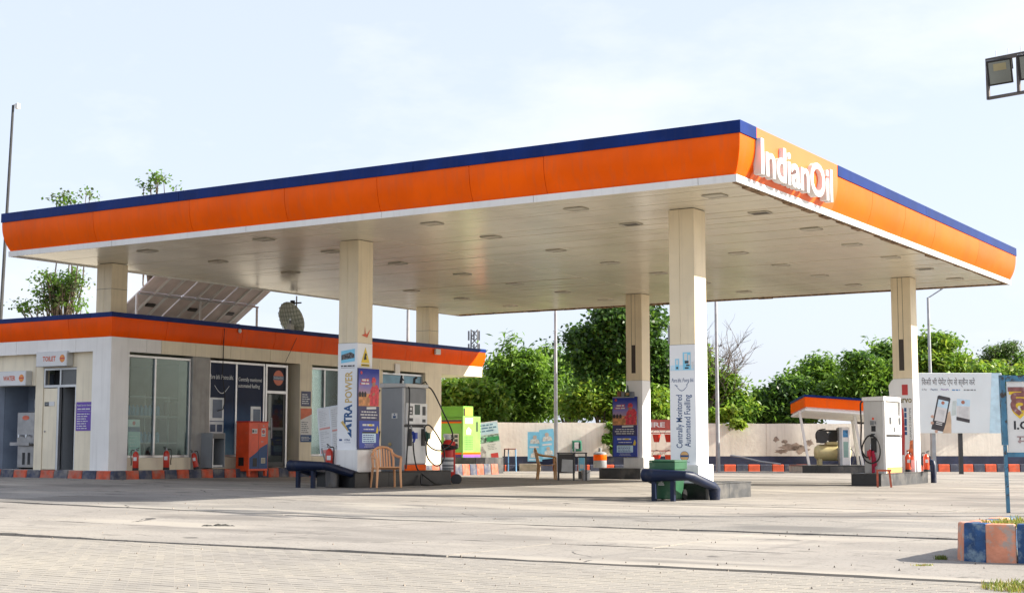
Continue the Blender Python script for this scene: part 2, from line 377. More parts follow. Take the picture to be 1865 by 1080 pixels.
# ---------------------------------------------------------------- ground
random.seed(5); np.random.seed(5)
JOINT = mat('joint_dirt', (.075, .062, .05), .95, var=.3, scale=3)
DIRT = mat('dirt', (.20, .165, .125), .95, var=.25, scale=.9, bump=.4, bscale=25, dirt=(.30, .25, .19), dirt_scale=.25, dirt_lo=.45, dirt_hi=.6)
def slabmat(name, col, spk, tint):
    m = mat(name, col, .88, var=.10, scale=.55, bump=.28, bscale=70, dirt=tint, dirt_scale=.16, dirt_lo=.46, dirt_hi=.66, rand=.04, detail=9, pos=True)
    n, l = m.node_tree.nodes, m.node_tree.links; p = n['Principled BSDF']
    src = p.inputs['Base Color'].links[0].from_socket
    class tc: outputs = {'Object': n.new('ShaderNodeNewGeometry').outputs['Position']}
    def layer(scale, lo, hi, c, stretch=None, det=3):
        nonlocal src
        no = n.new('ShaderNodeTexNoise'); no.inputs['Scale'].default_value = scale; no.inputs['Detail'].default_value = det
        if stretch:
            mp = n.new('ShaderNodeMapping'); mp.inputs['Scale'].default_value = stretch; l.new(tc.outputs['Object'], mp.inputs[0]); l.new(mp.outputs[0], no.inputs['Vector'])
        else: l.new(tc.outputs['Object'], no.inputs['Vector'])
        r = n.new('ShaderNodeValToRGB'); r.color_ramp.elements[0].position = lo; r.color_ramp.elements[1].position = hi
        l.new(no.outputs[0], r.inputs[0])
        x = n.new('ShaderNodeMix'); x.data_type = 'RGBA'; l.new(r.outputs[0], x.inputs[0]); l.new(src, x.inputs[6]); x.inputs[7].default_value = (*c, 1); src = x.outputs[2]
    layer(28, .56, .72, spk)                                                 # grit
    layer(1.0, .60, .76, tuple(c * .72 for c in col), (.25, 1.6, 1), 8)      # tyre-dragged stains
    layer(.5, .58, .70, tuple(min(.6, c * 1.18) for c in tint), (.5, 1.4, 1), 7)  # drifted sand
    layer(.22, .54, .64, tuple(c * .66 for c in col), (1, 2.2, 1), 9)             # damp and oil-darkened patches
    layer(2.3, .62, .72, tuple(c * .5 for c in col), (.6, 1.2, 1), 6)           # drips
    layer(1.5, .60, .74, tuple(c * .74 for c in col), (1.5, .10, 1), 5)          # tyre tracks along the lanes
    layer(1.15, .70, .73, tuple(c * .38 for c in col), None, 3)                   # oil spots
    layer(.30, .60, .66, tuple(min(.6, c * 1.10) for c in tint), (.35, 2.0, 1), 8)
    # hairline cracks, broken up by a mask
    dn = n.new('ShaderNodeTexNoise'); dn.inputs['Scale'].default_value = .8; dn.inputs['Detail'].default_value = 6; l.new(tc.outputs['Object'], dn.inputs['Vector'])
    va = n.new('ShaderNodeMix'); va.data_type = 'VECTOR'; va.inputs[0].default_value = .35; l.new(tc.outputs['Object'], va.inputs[4]); l.new(dn.outputs[1], va.inputs[5])
    vo = n.new('ShaderNodeTexVoronoi'); vo.feature = 'DISTANCE_TO_EDGE'; vo.inputs['Scale'].default_value = .42; l.new(va.outputs[1], vo.inputs['Vector'])
    r1 = n.new('ShaderNodeMath'); r1.operation = 'LESS_THAN'; r1.inputs[1].default_value = .003; l.new(vo.outputs['Distance'], r1.inputs[0])
    mk = n.new('ShaderNodeMath'); mk.operation = 'GREATER_THAN'; mk.inputs[1].default_value = .53; l.new(dn.outputs[0], mk.inputs[0])
    mm = n.new('ShaderNodeMath'); mm.operation = 'MULTIPLY'; l.new(r1.outputs[0], mm.inputs[0]); l.new(mk.outputs[0], mm.inputs[1])
    x = n.new('ShaderNodeMix'); x.data_type = 'RGBA'; l.new(mm.outputs[0], x.inputs[0]); l.new(src, x.inputs[6]); x.inputs[7].default_value = (.07, .065, .06, 1); src = x.outputs[2]
    l.new(src, p.inputs['Base Color'])
    return m
SLAB = slabmat('forecourt_concrete', (.255, .236, .212), (.15, .138, .124), (.31, .284, .245))
SLAB_ROUGH = slabmat('exposed_aggregate', (.222, .21, .193), (.095, .09, .084), (.285, .264, .23))

# one sheet to the horizon, fine where the forecourt stands
xs = [-3000, -800, -200, -90] + list(np.arange(-60, 21, 2.)) + [60, 200, 800, 3000]
ys = [-3000, -800, -200, -40, -10] + list(np.arange(0, 81, 2.)) + [120, 300, 900, 3000]
vs = [(x, y, gz0(x, y) - (.035 if y > 17 else .11)) for y in ys for x in xs]; nx = len(xs)
fs = [(j * nx + i, j * nx + i + 1, (j + 1) * nx + i + 1, (j + 1) * nx + i) for j in range(len(ys) - 1) for i in range(nx - 1)]
ground = props(MB().add(vs, fs).build('ground', JOINT, smooth=True), kind='structure')
ground['label'] = 'sandy ground under and around the forecourt'

def crumble(p, q, amp, step=.35, seed=0):                 # a broken slab edge from p to q (q left out)
    rnd = random.Random(seed); L = math.dist(p, q); n = max(2, int(L / step)); out = []
    nxv, nyv = -(q[1] - p[1]) / L, (q[0] - p[0]) / L
    for i in range(n):
        t = i / n; a = (rnd.gauss(0, 1) * .5 + math.sin(t * 7 + seed) * .6) * amp if i else 0
        out.append((p[0] + (q[0] - p[0]) * t + nxv * a, p[1] + (q[1] - p[1]) * t + nyv * a))
    return out
# slab rows lie along x; joints at these y
YL = [11.25, 13.2, 16.05, 19.6, 22.6, 26.2, 30.0, 34.0, 38.0, 43.0, 49.0, 63.0]
k = 0
for r in range(len(YL) - 1):
    y0, y1 = YL[r], YL[r + 1]; L = 6.0 if r < 9 else 9.0; x = -45 + (r % 3) * 1.7
    if r == 1: L = 9.
    if r < 3: x = -27 + (r % 2) * 2.3
    while x < (9 if r < 9 else 16):
        x1 = x + L * random.uniform(.85, 1.15); g = .007 if r > 2 else .012; g0 = .02 if r in (0, 2) else (.016 if r == 3 else g); g1 = .02 if r == 1 else (.016 if r == 2 else g)
        amp = .05 if r in (0, 1, 2) else .016
        a, b, c, d = (x + g, y0 + g0), (x1 - g, y0 + g0), (x1 - g, y1 - g1), (x + g, y1 - g1)
        pts = crumble(a, b, amp, .3, k) + crumble(b, c, amp * .6, .4, k + 50) + crumble(c, d, amp, .3, k + 99) + crumble(d, a, amp * .6, .4, k + 150)
        bm = bmesh.new(); dz = random.uniform(-.006, .0)
        wob = lambda q: .5 + .5 * math.sin(q * .9 + 1 + r) * math.sin(q * .37 + r * 2)
        vt = [bm.verts.new((px, py, 0)) for px, py in pts]; f = bm.faces.new(vt)
        ex = bmesh.ops.extrude_face_region(bm, geom=[f]); low = [e for e in ex['geom'] if isinstance(e, bmesh.types.BMVert)]
        bmesh.ops.translate(bm, vec=(0, 0, -.085), verts=low)
        bmesh.ops.recalc_face_normals(bm, faces=list(bm.faces))
        if x < -10 and r > 1:                              # follow the rise of the forecourt
            for cut in np.arange(math.ceil(x / 1.5) * 1.5, x1, 1.5):
                bmesh.ops.bisect_plane(bm, geom=list(bm.verts) + list(bm.edges) + list(bm.faces), plane_co=(cut, 0, 0), plane_no=(1, 0, 0))
            for cut in np.arange(y0 + 1.2, y1 - .3, 1.2):
                bmesh.ops.bisect_plane(bm, geom=list(bm.verts) + list(bm.edges) + list(bm.faces), plane_co=(0, cut, 0), plane_no=(0, 1, 0))
        for v in bm.verts: v.co.z += gz0(v.co.x, v.co.y) + dz + ((-.017 + .011 * wob(v.co.x) * (v.co.y - 11.2) / 4.9) if r < 2 else (-.004 * wob(v.co.x * 1.3) * max(0, (18 - v.co.y)) / 2 if r == 2 else 0))
        me = bpy.data.meshes.new('concrete_slab'); bm.to_mesh(me); bm.free(); me.materials.append(SLAB_ROUGH if r == 2 else SLAB)
        link('concrete_slab', me, ground); x = x1; k += 1

# block paving in the foreground, dusted with sand
PAVER = mat('paver', (.255, .236, .21), .92, var=.08, scale=1.3, bump=.3, bscale=70, dirt=(.31, .284, .24), dirt_scale=.4, dirt_lo=.40, dirt_hi=.62, rand=.012, detail=9, pos=True)
BED = mat('sand_bed', (.235, .208, .17), .95, var=.2, scale=3, bump=.3, bscale=60)
paving = props(MB().box(-16, 7, 1.0, 11.21, -.12, -.0040 - .029).build('paving', BED), kind='structure')
paving['label'] = 'sandy block paving in the foreground'
pw, ph = .24, .12
pm = MB().hexa([(0, 0, -.03), (pw - .007, 0, -.03), (pw - .007, ph - .007, -.03), (0, ph - .007, -.03), (.001, .003, 0), (pw - .008, .003, 0), (pw - .008, ph - .009, 0), (.001, ph - .009, 0)]).mesh(PAVER, name='paver')
cells = []
j = 0
y = 11.2 - ph
while y > 4.5:
    x = -15.9 + (j % 2) * pw / 2
    while x < 6.8:
        v = Vector((x, y, -CH)); d = v.dot(Vector(FWD))
        cells.append((d if d > 8.8 and abs(v.dot(Vector(RGT)) / d) < .36 else 99 + d, x, y)); x += pw
    y -= ph; j += 1
cells.sort()
for i, (d, x, y) in enumerate(cells[:300]):
    o = link('paver', pm, paving); o.location = (x, y, random.uniform(-.0015, 0.0) - .029); o.rotation_euler = (random.uniform(-.004, .004), random.uniform(-.003, .003), random.uniform(-.008, .008))
b = MB()
for d, x, y in cells[300:]:
    z = random.uniform(-.0015, 0.0); e = random.uniform(-.0006, .0006)
    b.hexa([(x, y, -.03), (x + pw - .007, y, -.03), (x + pw - .007, y + ph - .007, -.03), (x, y + ph - .007, -.03), (x + .001, y + .003, z), (x + pw - .008, y + .003, z + e), (x + pw - .008, y + ph - .009, z + e), (x + .001, y + ph - .009, z)])
props(b.build('paver_field', PAVER, paving), kind='stuff').location.z = -.029

# pavement before the shop, with a painted kerb
KX, KY0, KY1, KZ = -26.52, 24.40, 41.2, .40
pave = props(MB().box(-40, KX - .14, KY0 + .14, 41.0, -.05, KZ - .004).build('pavement', mat('pavement_concrete', (.30, .28, .25), .85, var=.15, scale=1.2, bump=.2, dirt=(.20, .18, .16), dirt_scale=.8)), kind='structure')
pave['label'] = 'raised concrete pavement along the shop front'
kerb = props(bpy.data.objects.new('kerb', None), 'red and navy painted kerb along the shop pavement', kind='structure'); COL.objects.link(kerb)
def kerb_run(par, p, q, L, zf, h, th, nrm, start=0, cols=None, jit=.008):
    p = Vector(p); q = Vector(q); d = q - p; n = max(1, round(d.length / L)); d /= n; nv = Vector(nrm)
    for i in range(n):
        a = p + d * (i + .012); e = p + d * (i + .988); z0 = zf(*a.xy); z1 = zf(*e.xy); c = random.uniform(-jit, jit)
        a2 = a + nv * (c); e2 = e + nv * (c + random.uniform(-.004, .004)); ba = a - nv * th; be = e - nv * th
        top0 = (h if not callable(h) else h(*a.xy)); top1 = (h if not callable(h) else h(*e.xy)); s = nv * .03
        mb = MB().hexa([(a2.x, a2.y, z0 - .06), (e2.x, e2.y, z1 - .06), (be.x, be.y, z1 - .06), (ba.x, ba.y, z0 - .06),
                        (a2.x - s.x, a2.y - s.y, top0), (e2.x - s.x, e2.y - s.y, top1), (be.x, be.y, top1), (ba.x, ba.y, top0)])
        mb.build('kerb_stone', (KRED if (i + start) % 2 else KNAVY) if cols is None else cols[(i + start) % len(cols)], par, bevel=.018)
kerb_run(kerb, (KX, KY0), (KX, KY1), .42, gz, KZ, .14, (1, 0), 0)
kerb_run(kerb, (KX - .145, KY0 + .0), (-40, KY0 + .0), .5, gz, KZ, .14, (0, -1), 1)
# ---------------------------------------------------------------- the canopy
CX0, CX1, CY0, CY1, HS = -28.58, -9.91, 22.87, 41.83, 5.5
def ring(par, name, prof, seams, m, gap=.011, sides='FRBL', rect=None, smooth=True):
    """panels with the section prof [(outward, z)] round a rectangle, mitred at its corners; seams[side] = joints along that side"""
    x0, x1, y0, y1 = rect
    P = prof + [(o - .03, z) for o, z in reversed(prof)]
    for s in sides:
        a, b = (x0, x1) if s in 'FB' else (y0, y1)
        cuts = [a] + sorted(seams.get(s, [])) + [b]
        for i in range(len(cuts) - 1):
            u0, u1 = cuts[i], cuts[i + 1]
            if (s, i) in seams.get('skip', []): continue
            def fn(o, z, t, u0=u0, u1=u1, i=i, s=s):
                if t == 0: u = u0 - o if i == 0 else u0 + gap / 2
                else: u = u1 + o if i == len(cuts) - 2 else u1 - gap / 2
                return {'F': (u, y0 - o, z), 'B': (u, y1 + o, z), 'R': (x1 + o, u, z), 'L': (x0 - o, u, z)}[s]
            mb = MB().prism(P, fn, 0, 1)
            bm_me = mb.mesh(m, name=name)
            bm = bmesh.new(); bm.from_mesh(bm_me); bmesh.ops.recalc_face_normals(bm, faces=list(bm.faces)); bm.to_mesh(bm_me); bm.free()
            if smooth: bm_me.shade_smooth(); bm_me.set_sharp_from_angle(angle=R(38))
            link(name, bm_me, par)
canopy = thing('fuel_canopy', 'large flat canopy with orange fascia, navy edge and white columns over the pumps', 'canopy', (0, 0, 0))
RECT = (CX0, CX1, CY0, CY1)
SX = [-25.6, -22.6, -19.9, -17.5, -15.3, -13.65]; SY = [27.5, 29.65, 31.9, 34.2, 38.1]
def bulge(z0, z1, o0, o1, n=9):
    return [(o0 + (o1 - o0) * (1 - (1 - i / n) ** 2.4), z0 + (z1 - z0) * i / n) for i in range(n + 1)]
prof = bulge(5.60, 6.28, .0, .15)
ring(canopy, 'fascia_panel', prof, {'F': SX, 'R': [23.42] + SY, 'B': SX, 'L': SY, 'skip': [('R', 1)]}, ORANGE, rect=RECT)
ring(canopy, 'edge_cap', [(.14, 6.284), (.17, 6.284), (.17, 6.50), (.05, 6.504)], {'F': [-22.9, -16.6], 'R': [23.42, 27.5, 33.4], 'B': [-19], 'L': [32], 'skip': [('R', 1)]}, NAVY, rect=RECT, smooth=False)
ring(canopy, 'trim_panel', [(0.03, 5.47), (.035, 5.596)], {'F': [-25.1, -21.05, -17.46, -13.94, -10.6], 'R': [26.5, 31.2, 36.4], 'B': [-24, -18, -13], 'L': [29, 35]}, WHITE, rect=RECT, smooth=False)
# roof deck and the dark, rusted edge behind the trim
MB().box(CX0 + .02, CX1 - .02, CY0 + .02, CY1 - .02, 5.56, 6.44).build('roof_deck', GALV, canopy)
rb = MB(); rnd = random.Random(3)
for (xa, xb, ya, yb) in ((CX1 - .10, CX1 - .012, CY0 + .1, CY1 - .1), (CX0 + .1, CX1 - .1, CY1 - .10, CY1 - .012)):
    n = 40
    for i in range(n):
        t0, t1 = i / n, (i + 1) / n - .001; d = rnd.choice((0, .004, .012, .02, .03)) * (1.2 if i < 26 else .5)
        if xb - xa < .2: rb.box(xa - d, xb, ya + (yb - ya) * t0, ya + (yb - ya) * t1, 5.478 - d * .7, 5.54)
        else: rb.box(xa + (xb - xa) * t0, xa + (xb - xa) * t1, ya - d, yb, 5.478 - d * .7, 5.54)
rb.build('rusted_edge', RUST, canopy)
# soffit: long panels with fine joints
ny = 60; dy = (CY1 - CY0 - .2) / ny
for (xa, xb) in ((CX0 + .02, -19.3), (-19.294, CX1 - .11)):
    sm_ = MB().box(0, xb - xa, 0, dy - .003, 0, .04).mesh(SOFFIT, name='soffit_panel')
    for i in range(ny):
        o = link('soffit_panel', sm_, canopy); o.location = (xa, CY0 + .02 + i * dy, HS + random.uniform(.001, .006)); o.rotation_euler = (random.gauss(0, .004), random.gauss(0, .0004), 0)
# recessed light fittings
FIT = mat('fitting_frame', (.44, .41, .34), .5); LENS = mat('fitting_lens', (.50, .46, .36), .35); FDARK = mat('fitting_open', (.07, .06, .05), .6)
fm = MB()
for (a, b_, c, d) in ((-.20, .20, -.16, -.135), (-.20, .20, .135, .16), (-.20, -.175, -.135, .135), (.175, .20, -.135, .135)): fm.box(a, b_, c, d, -.022, 0)
fm = fm.mesh(FIT, bevel=.006, name='light_fitting'); lm = MB().box(-.174, .174, -.134, .134, -.014, 0).mesh(LENS, name='lens'); ld = MB().box(-.174, .174, -.134, .134, -.008, 0).mesh(FDARK, name='lens')
for ix, lx in enumerate((-25.15, -21.6, -17.1, -13.73, -10.9)):
    for iy, ly in enumerate((24.05, 26.35, 29.0, 31.7, 34.35, 37.05, 39.8)):
        o = link('light_fitting', fm, canopy); o.location = (lx + random.uniform(-.05, .05), ly + random.uniform(-.05, .05), HS); o.rotation_euler.z = random.uniform(-.03, .03)
        link('lens', ld if (ix, iy) in ((3, 1), (4, 5), (4, 1)) else lm, o)
# columns
HW = .2635; WRAPZ = {}
def column(cx, cy, z0, wrapz, name='column', split=.42, channel=False, plinth=(.33, .64)):
    col = MB().box(cx - HW + .012, cx + HW - .012, cy - HW + .012, cy + HW - .012, z0, HS - .002).build(name, SEAM, canopy)
    zs = [z0, wrapz, 4.3, HS - .003]
    def clad(x0, x1, y0, y1, a, b_, m): MB().box(x0, x1, y0, y1, a + .003, b_ - .003).build('cladding_panel', m, col, bevel=.003)
    xm = cx - HW + 2 * HW * split
    for a, b_, m in ((zs[0], zs[1], WRAP), (zs[1], HS - .004, CREAM)):
        if m is WRAP or not channel:
            if m is WRAP: clad(cx - HW - .006, cx + HW + .006, cy - HW - .006, cy - HW + .012, a, b_, m)
            else:
                clad(cx - HW, xm - .002, cy - HW, cy - HW + .012, a, b_, m); clad(xm + .002, cx + HW, cy - HW, cy - HW + .012, a, b_, m)
        else:
            x0_, x1_ = cx - .09, cx + .05
            clad(cx - HW, x0_, cy - HW, cy - HW + .012, a, b_, m); clad(x1_, cx + HW, cy - HW, cy - HW + .012, a, b_, m)
            clad(x0_ + .012, x1_ - .012, cy - HW + .005, cy - HW + .0115, a + 1.05, b_, m)
            clad(x0_, x1_, cy - HW, cy - HW + .012, a, a + .22, m)
        e = .006 if m is WRAP else 0
        clad(cx + HW - .012, cx + HW + e, cy - HW + .013, cy + HW - .013, a, b_, m)
        clad(cx - HW - e, cx - HW + .012, cy - HW + .013, cy + HW - .013, a, b_, m)
        clad(cx - HW, cx + HW, cy + HW - .012, cy + HW + e, a, b_, m)
    if plinth: MB().box(cx - plinth[0], cx + plinth[0], cy - plinth[0], cy + plinth[0], z0, plinth[1]).build('plinth', WHITEW, col, bevel=.008)
    return col
CA, CB, CC, CF, CK = -27.85, -20.11, -12.035, 25.40, 38.94
col_a = column(CA, CF, 3.5, 3.9, plinth=None, split=.5)
for o in col_a.children: o.data.materials[0] = CREAM
MB().box(CA - HW - .001, CA + HW + .003, CF - HW - .003, CF + HW, 4.86, 4.868).build('cladding_joint', SEAM, col_a)
col_d = column(CA, CK, 3.5, 3.9, plinth=None, split=.5)
for o in col_d.children: o.data.materials[0] = CREAM
MB().box(CA - HW - .001, CA + HW + .003, CK - HW - .003, CK + HW, 4.72, 4.728).build('cladding_joint', SEAM, col_d)
col_b = column(CB, CF, gz(CB, CF), 3.23, plinth=(.42, .905))
col_c = column(CC, CF, 0, 2.90, plinth=(.335, .64))
col_e = column(CB, CK, gz(CB, CK), 2.92, channel=True, plinth=(.335, .65))
col_f = column(CC, CK, 0, 2.78, channel=True, plinth=None)

# sign board with built-up letters on the right-hand fascia
sb = bulge(5.602, 6.2, .012, .16) + [(.162, 6.5)]
Psb = sb + [(o - .03, z) for o, z in reversed(sb)]
me = MB().prism(Psb, lambda o, z, t: (CX1 + o, 23.424 if t == 0 else 27.496, z), 0, 1).mesh(ORANGE_SIGN, name='sign_board')
bm = bmesh.new(); bm.from_mesh(me); bmesh.ops.recalc_face_normals(bm, faces=list(bm.faces)); bm.to_mesh(me); bm.free(); me.shade_smooth(); me.set_sharp_from_angle(angle=R(38))
board = link('sign_board', me, canopy)
def extent(body, bold):
    c = bpy.data.curves.new('t', 'FONT'); c.body = body; c.size = 1; c.offset = bold
    o = bpy.data.objects.new('t', c); m_ = bpy.data.meshes.new_from_object(o); bpy.data.objects.remove(o); bpy.data.curves.remove(c)
    xs_ = [v.co.x for v in m_.vertices]; bpy.data.meshes.remove(m_); return (min(xs_), max(xs_)) if xs_ else (0, 0)
def letters(body, h, width, m, parent, loc, rot, depth, bold):
    lo, hi = extent(body, bold); sx = width / (hi - lo)
    for i, ch in enumerate(body):
        if ch == ' ': continue
        a, b_ = extent(ch, bold); e = extent(body[:i + 1], bold)[1]
        off = (e - (b_ - a) - lo) * sx
        v = Matrix.Rotation(rot[2], 3, 'Z') @ Vector((off, 0, 0))
        text(ch, h, m, parent, (loc[0] + v.x, loc[1] + v.y, loc[2]), rot, 'letter', depth, width=(b_ - a) * sx, bold=bold, res=4)
letters('IndianOil', .62, 3.56, LETTER, board, (-9.81, 23.42, 5.69), (PI / 2, 0, PI / 2), .145, .016)
# small black flood lamps on the roof edge
for (px, py, X) in ((1640, 345, -10.4), (1370, 226, -10.6)):
    p = onX(px, py, X); MB().hexa([(-.25, -.6, 0), (.25, -.6, 0), (.25, .6, 0), (-.25, .6, 0), (-.2, -.5, .12), (.2, -.5, .12), (.2, .5, .12), (-.2, .5, .12)]).build('roof_vent', BLACK, canopy, loc=(p[0], p[1], 6.5))

# printed matter on the columns
def face_frame(col, cx, cy, side):          # where x = 0 is the left edge of the wrapped face, y = height
    if side == 'F': return (cx - HW - .006, cy - HW - .009, 0), (PI / 2, 0, 0)
    return (cx + HW + .009, cy - HW - .006, 0), (PI / 2, 0, PI / 2)
def on_face(mb, name, m, col, cx, cy, side):
    o = mb.build(name, m, col); o.location, o.rotation_euler = face_frame(col, cx, cy, side); return o
def t_face(body, h, m, col, cx, cy, side, x, y, vert=False, **kw):
    loc, rot = face_frame(col, cx, cy, side)
    dx = Vector((x, 0, 0)) if side == 'F' else Vector((0, x, 0))
    L = (loc[0] + dx.x, loc[1] + dx.y, y)
    M_ = Euler(rot).to_matrix() @ (Matrix.Rotation(PI / 2, 3, 'Z') if vert else Matrix.Identity(3))
    return text(body, h, m, col, L, M_.to_euler(), **kw)
b0 = gz(CB, CF)
# column b, front: card picture, long vertical word, and small print; right: warning triangle and no-smoking ring
on_face(MB().hexa([(.09, 2.79, 0), (.47, 2.83, 0), (.47, 3.10, 0), (.09, 3.06, 0), (.09, 2.79, .002), (.47, 2.83, .002), (.47, 3.10, .002), (.09, 3.06, .002)]), 'card_picture', SKYB, col_b, CB, CF, 'F')
on_face(MB().poly([(.10, 2.86), (.46, 2.90), (.46, 2.98), (.36, 3.03), (.10, 2.97)], .003), 'card_photo', mat('card_photo', (.10, .09, .09), .4, var=.9, scale=22), col_b, CB, CF, 'F')
fr_ = face_frame(col_b, CB, CF, 'F'); o = rows(col_b, .09, .47, 2.70, 2.76, 1, INK, .001, 31, frac=(1, 1), fill=.5); o.location, o.rotation_euler = fr_
on_face(MB().sheet(.09, .47, 2.685, 2.692, .001), 'rule', INK, col_b, CB, CF, 'F')
t_face('TRA', .21, XBLUE, col_b, CB, CF, 'F', .40, 1.46, vert=True, width=.43, bold=.035)
on_face(MB().poly([(.19, 1.42), (.40, 1.26), (.40, 1.34), (.32, 1.38), (.40, 1.42), (.40, 1.48)], .001).poly([(.28, 1.28), (.40, 1.16), (.40, 1.25), (.36, 1.29)], .001), 'letter_mark', XBLUE, col_b, CB, CF, 'F')
on_face(MB().poly([(.10, 1.50), (.30, 1.30), (.30, 1.35), (.16, 1.54)], .0015), 'letter_flash', GOLD, col_b, CB, CF, 'F')
t_face('POWER', .19, GOLD, col_b, CB, CF, 'F', .40, 1.93, vert=True, width=.68, bold=.02)
t_face('XTRA', .04, INKB, col_b, CB, CF, 'F', .20, 1.10, width=.16, bold=.02)
on_face(MB().sheet(.20, .38, 1.06, 1.066, .001).sheet(.06, .14, 1.10, 1.14, .001), 'small_mark', INKB, col_b, CB, CF, 'F')
on_face(MB().poly([(.13, 2.80), (.43, 2.80), (.28, 3.15)], .001).sheet(.13, .43, 2.72, 2.78, .001), 'warning_sign', YELL, col_b, CB, CF, 'R')
on_face(MB().poly([(.22, 2.86), (.33, 2.88), (.30, 2.95), (.34, 2.99), (.27, 3.02), (.24, 2.94)], .002).sheet(.15, .41, 2.74, 2.76, .002), 'warning_picture', INK, col_b, CB, CF, 'R')
rg = MB()
for i in range(20):
    a0, a1 = 2 * PI * i / 20, 2 * PI * (i + 1) / 20
    rg.add([(.28 + .12 * math.cos(a0), 2.53 + .14 * math.sin(a0), .001), (.28 + .12 * math.cos(a1), 2.53 + .14 * math.sin(a1), .001), (.28 + .10 * math.cos(a1), 2.53 + .118 * math.sin(a1), .001), (.28 + .10 * math.cos(a0), 2.53 + .118 * math.sin(a0), .001)], [(3, 2, 1, 0)])
rg.poly([(.20, 2.61), (.215, 2.625), (.36, 2.455), (.345, 2.44)], .0012)
on_face(rg, 'no_smoking_ring', INKR, col_b, CB, CF, 'R')
on_face(MB().sheet(.21, .35, 2.52, 2.54, .0008), 'cigarette', INK, col_b, CB, CF, 'R')
on_face(MB().poly([(.14, 3.40), (.34, 3.36), (.46, 3.56), (.33, 3.43), (.28, 3.45), (.26, 3.62), (.25, 3.44)], -.001), 'red_arrow', mat('faded_red_print', (.66, .11, .05), .5), col_b, CB, CF, 'R')
# column c, front: pump picture, slogan, smile, two vertical lines, emblem
on_face(MB().sheet(.02, .51, 2.41, 2.51, .001), 'picture_wash', LTBLUE, col_c, CC, CF, 'F')
on_face(MB().sheet(.12, .20, 2.42, 2.63, .002).sheet(.28, .44, 2.42, 2.75, .002), 'pump_picture', SKYB, col_c, CC, CF, 'F')
on_face(MB().sheet(.14, .18, 2.52, 2.61, .003).sheet(.31, .37, 2.60, 2.73, .003).sheet(.39, .43, 2.5, 2.70, .003).sheet(.46, .5, 2.44, 2.57, .003), 'pump_highlight', PAPER, col_c, CC, CF, 'F')
on_face(MB().sheet(.32, .40, 2.54, 2.59, .004).sheet(.32, .40, 2.44, 2.47, .004).sheet(.35, .42, 2.49, 2.52, .004).sheet(.14, .18, 2.44, 2.48, .004), 'pump_detail', DKGREY, col_c, CC, CF, 'F')
t_face('Pure bhi. Poora bhi.', .075, INKB, col_c, CC, CF, 'F', .04, 2.19, width=.46, shear=.3, bold=.004)
sm = MB(); q = [(.13 + .24 * i / 10, 2.12 - .10 * math.sin(PI * i / 10)) for i in range(11)]
for i in range(10): sm.add([(q[i][0], q[i][1], .001), (q[i + 1][0], q[i + 1][1], .001), (q[i + 1][0], q[i + 1][1] + .012, .001), (q[i][0], q[i][1] + .012, .001)], [(0, 1, 2, 3)])
sm.poly([(.10, 2.13), (.16, 2.11), (.165, 2.122), (.11, 2.142)], .001).poly([(.34, 2.13), (.39, 2.19), (.40, 2.185), (.352, 2.125)], .001)
on_face(sm, 'smile', INKB, col_c, CC, CF, 'F')
t_face('Centrally Monitored', .125, INKB, col_c, CC, CF, 'F', .25, .95, vert=True, width=1.0, bold=.008)
t_face('Automated Fuelling', .125, INKB, col_c, CC, CF, 'F', .42, .97, vert=True, width=.98, bold=.008)
def emblem(col, cx, cy, side, x, y, r, z=.001, name='emblem'):
    on_face(MB().disc(x, y, r, z), name, mat('emblem_orange', (.75, .42, .16), .45), col, cx, cy, side)
    on_face(MB().disc(x, y, r * 1.08, z - .0004), 'emblem_rim', INKB, col, cx, cy, side)
    on_face(MB().sheet(x - r * .98, x + r * .98, y - r * .22, y + r * .22, z + .0006), 'emblem_band', INKB, col, cx, cy, side)
emblem(col_c, CC, CF, 'F', .29, .80, .085)
t_face('IndianOil', .026, INKB, col_c, CC, CF, 'F', .20, .675, width=.19)
# column f, front: torn lubricant advert
on_face(MB().sheet(.24, .40, 2.34, 2.62, .001), 'red_mark', INKR, col_f, CC, CK, 'F')
t_face('servo', .16, mat('mixed_print', (.10, .12, .20), .5, var=.9, scale=16, col2=(.5, .42, .2)), col_f, CC, CK, 'F', .08, 2.14, width=.42, bold=.03)
on_face(MB().poly([(.20, .75), (.27, .75), (.29, 1.3), (.27, 1.95), (.23, 2.02), (.21, 1.4)], .001), 'red_streak', INKR, col_f, CC, CK, 'F')
on_face(MB().poly([(.33, .62), (.5, .62), (.5, 1.15), (.42, 1.12), (.4, .9), (.34, .88)], .001), 'orange_patch', mat('print_orange', (.62, .17, .06), .5, var=.4, scale=7), col_f, CC, CK, 'F')
o = rows(col_f, 1.28, 2.0, -.37, -.29, 1, XBLUE, .001, 32, frac=(1, 1), fill=.8); o.location, o.rotation_euler = face_frame(col_f, CC, CK, 'F')[0], (Euler(face_frame(col_f, CC, CK, 'F')[1]).to_matrix() @ Matrix.Rotation(PI / 2, 3, 'Z')).to_euler()
t_face('PERFORMANCE EVERYTIME', .055, INK, col_f, CC, CK, 'F', .47, 1.0, vert=True, width=1.0)
on_face(MB().poly([(.02, 2.2), (-.10, 2.25), (-.12, 2.6), (-.03, 2.74), (.02, 2.76)], .004).poly([(-.10, 2.25), (.02, 2.2), (.02, 2.76), (-.03, 2.74), (-.12, 2.6)], .003), 'torn_wrap', WRAP, col_f, CC, CK, 'F')
# grey loudspeaker box on the side of column c
lx = CC - HW - .004
sp = MB().box(lx - .12, lx, CF - .1, CF + .18, 2.93, 3.28).build('speaker_box', GREYP, col_c, bevel=.01)
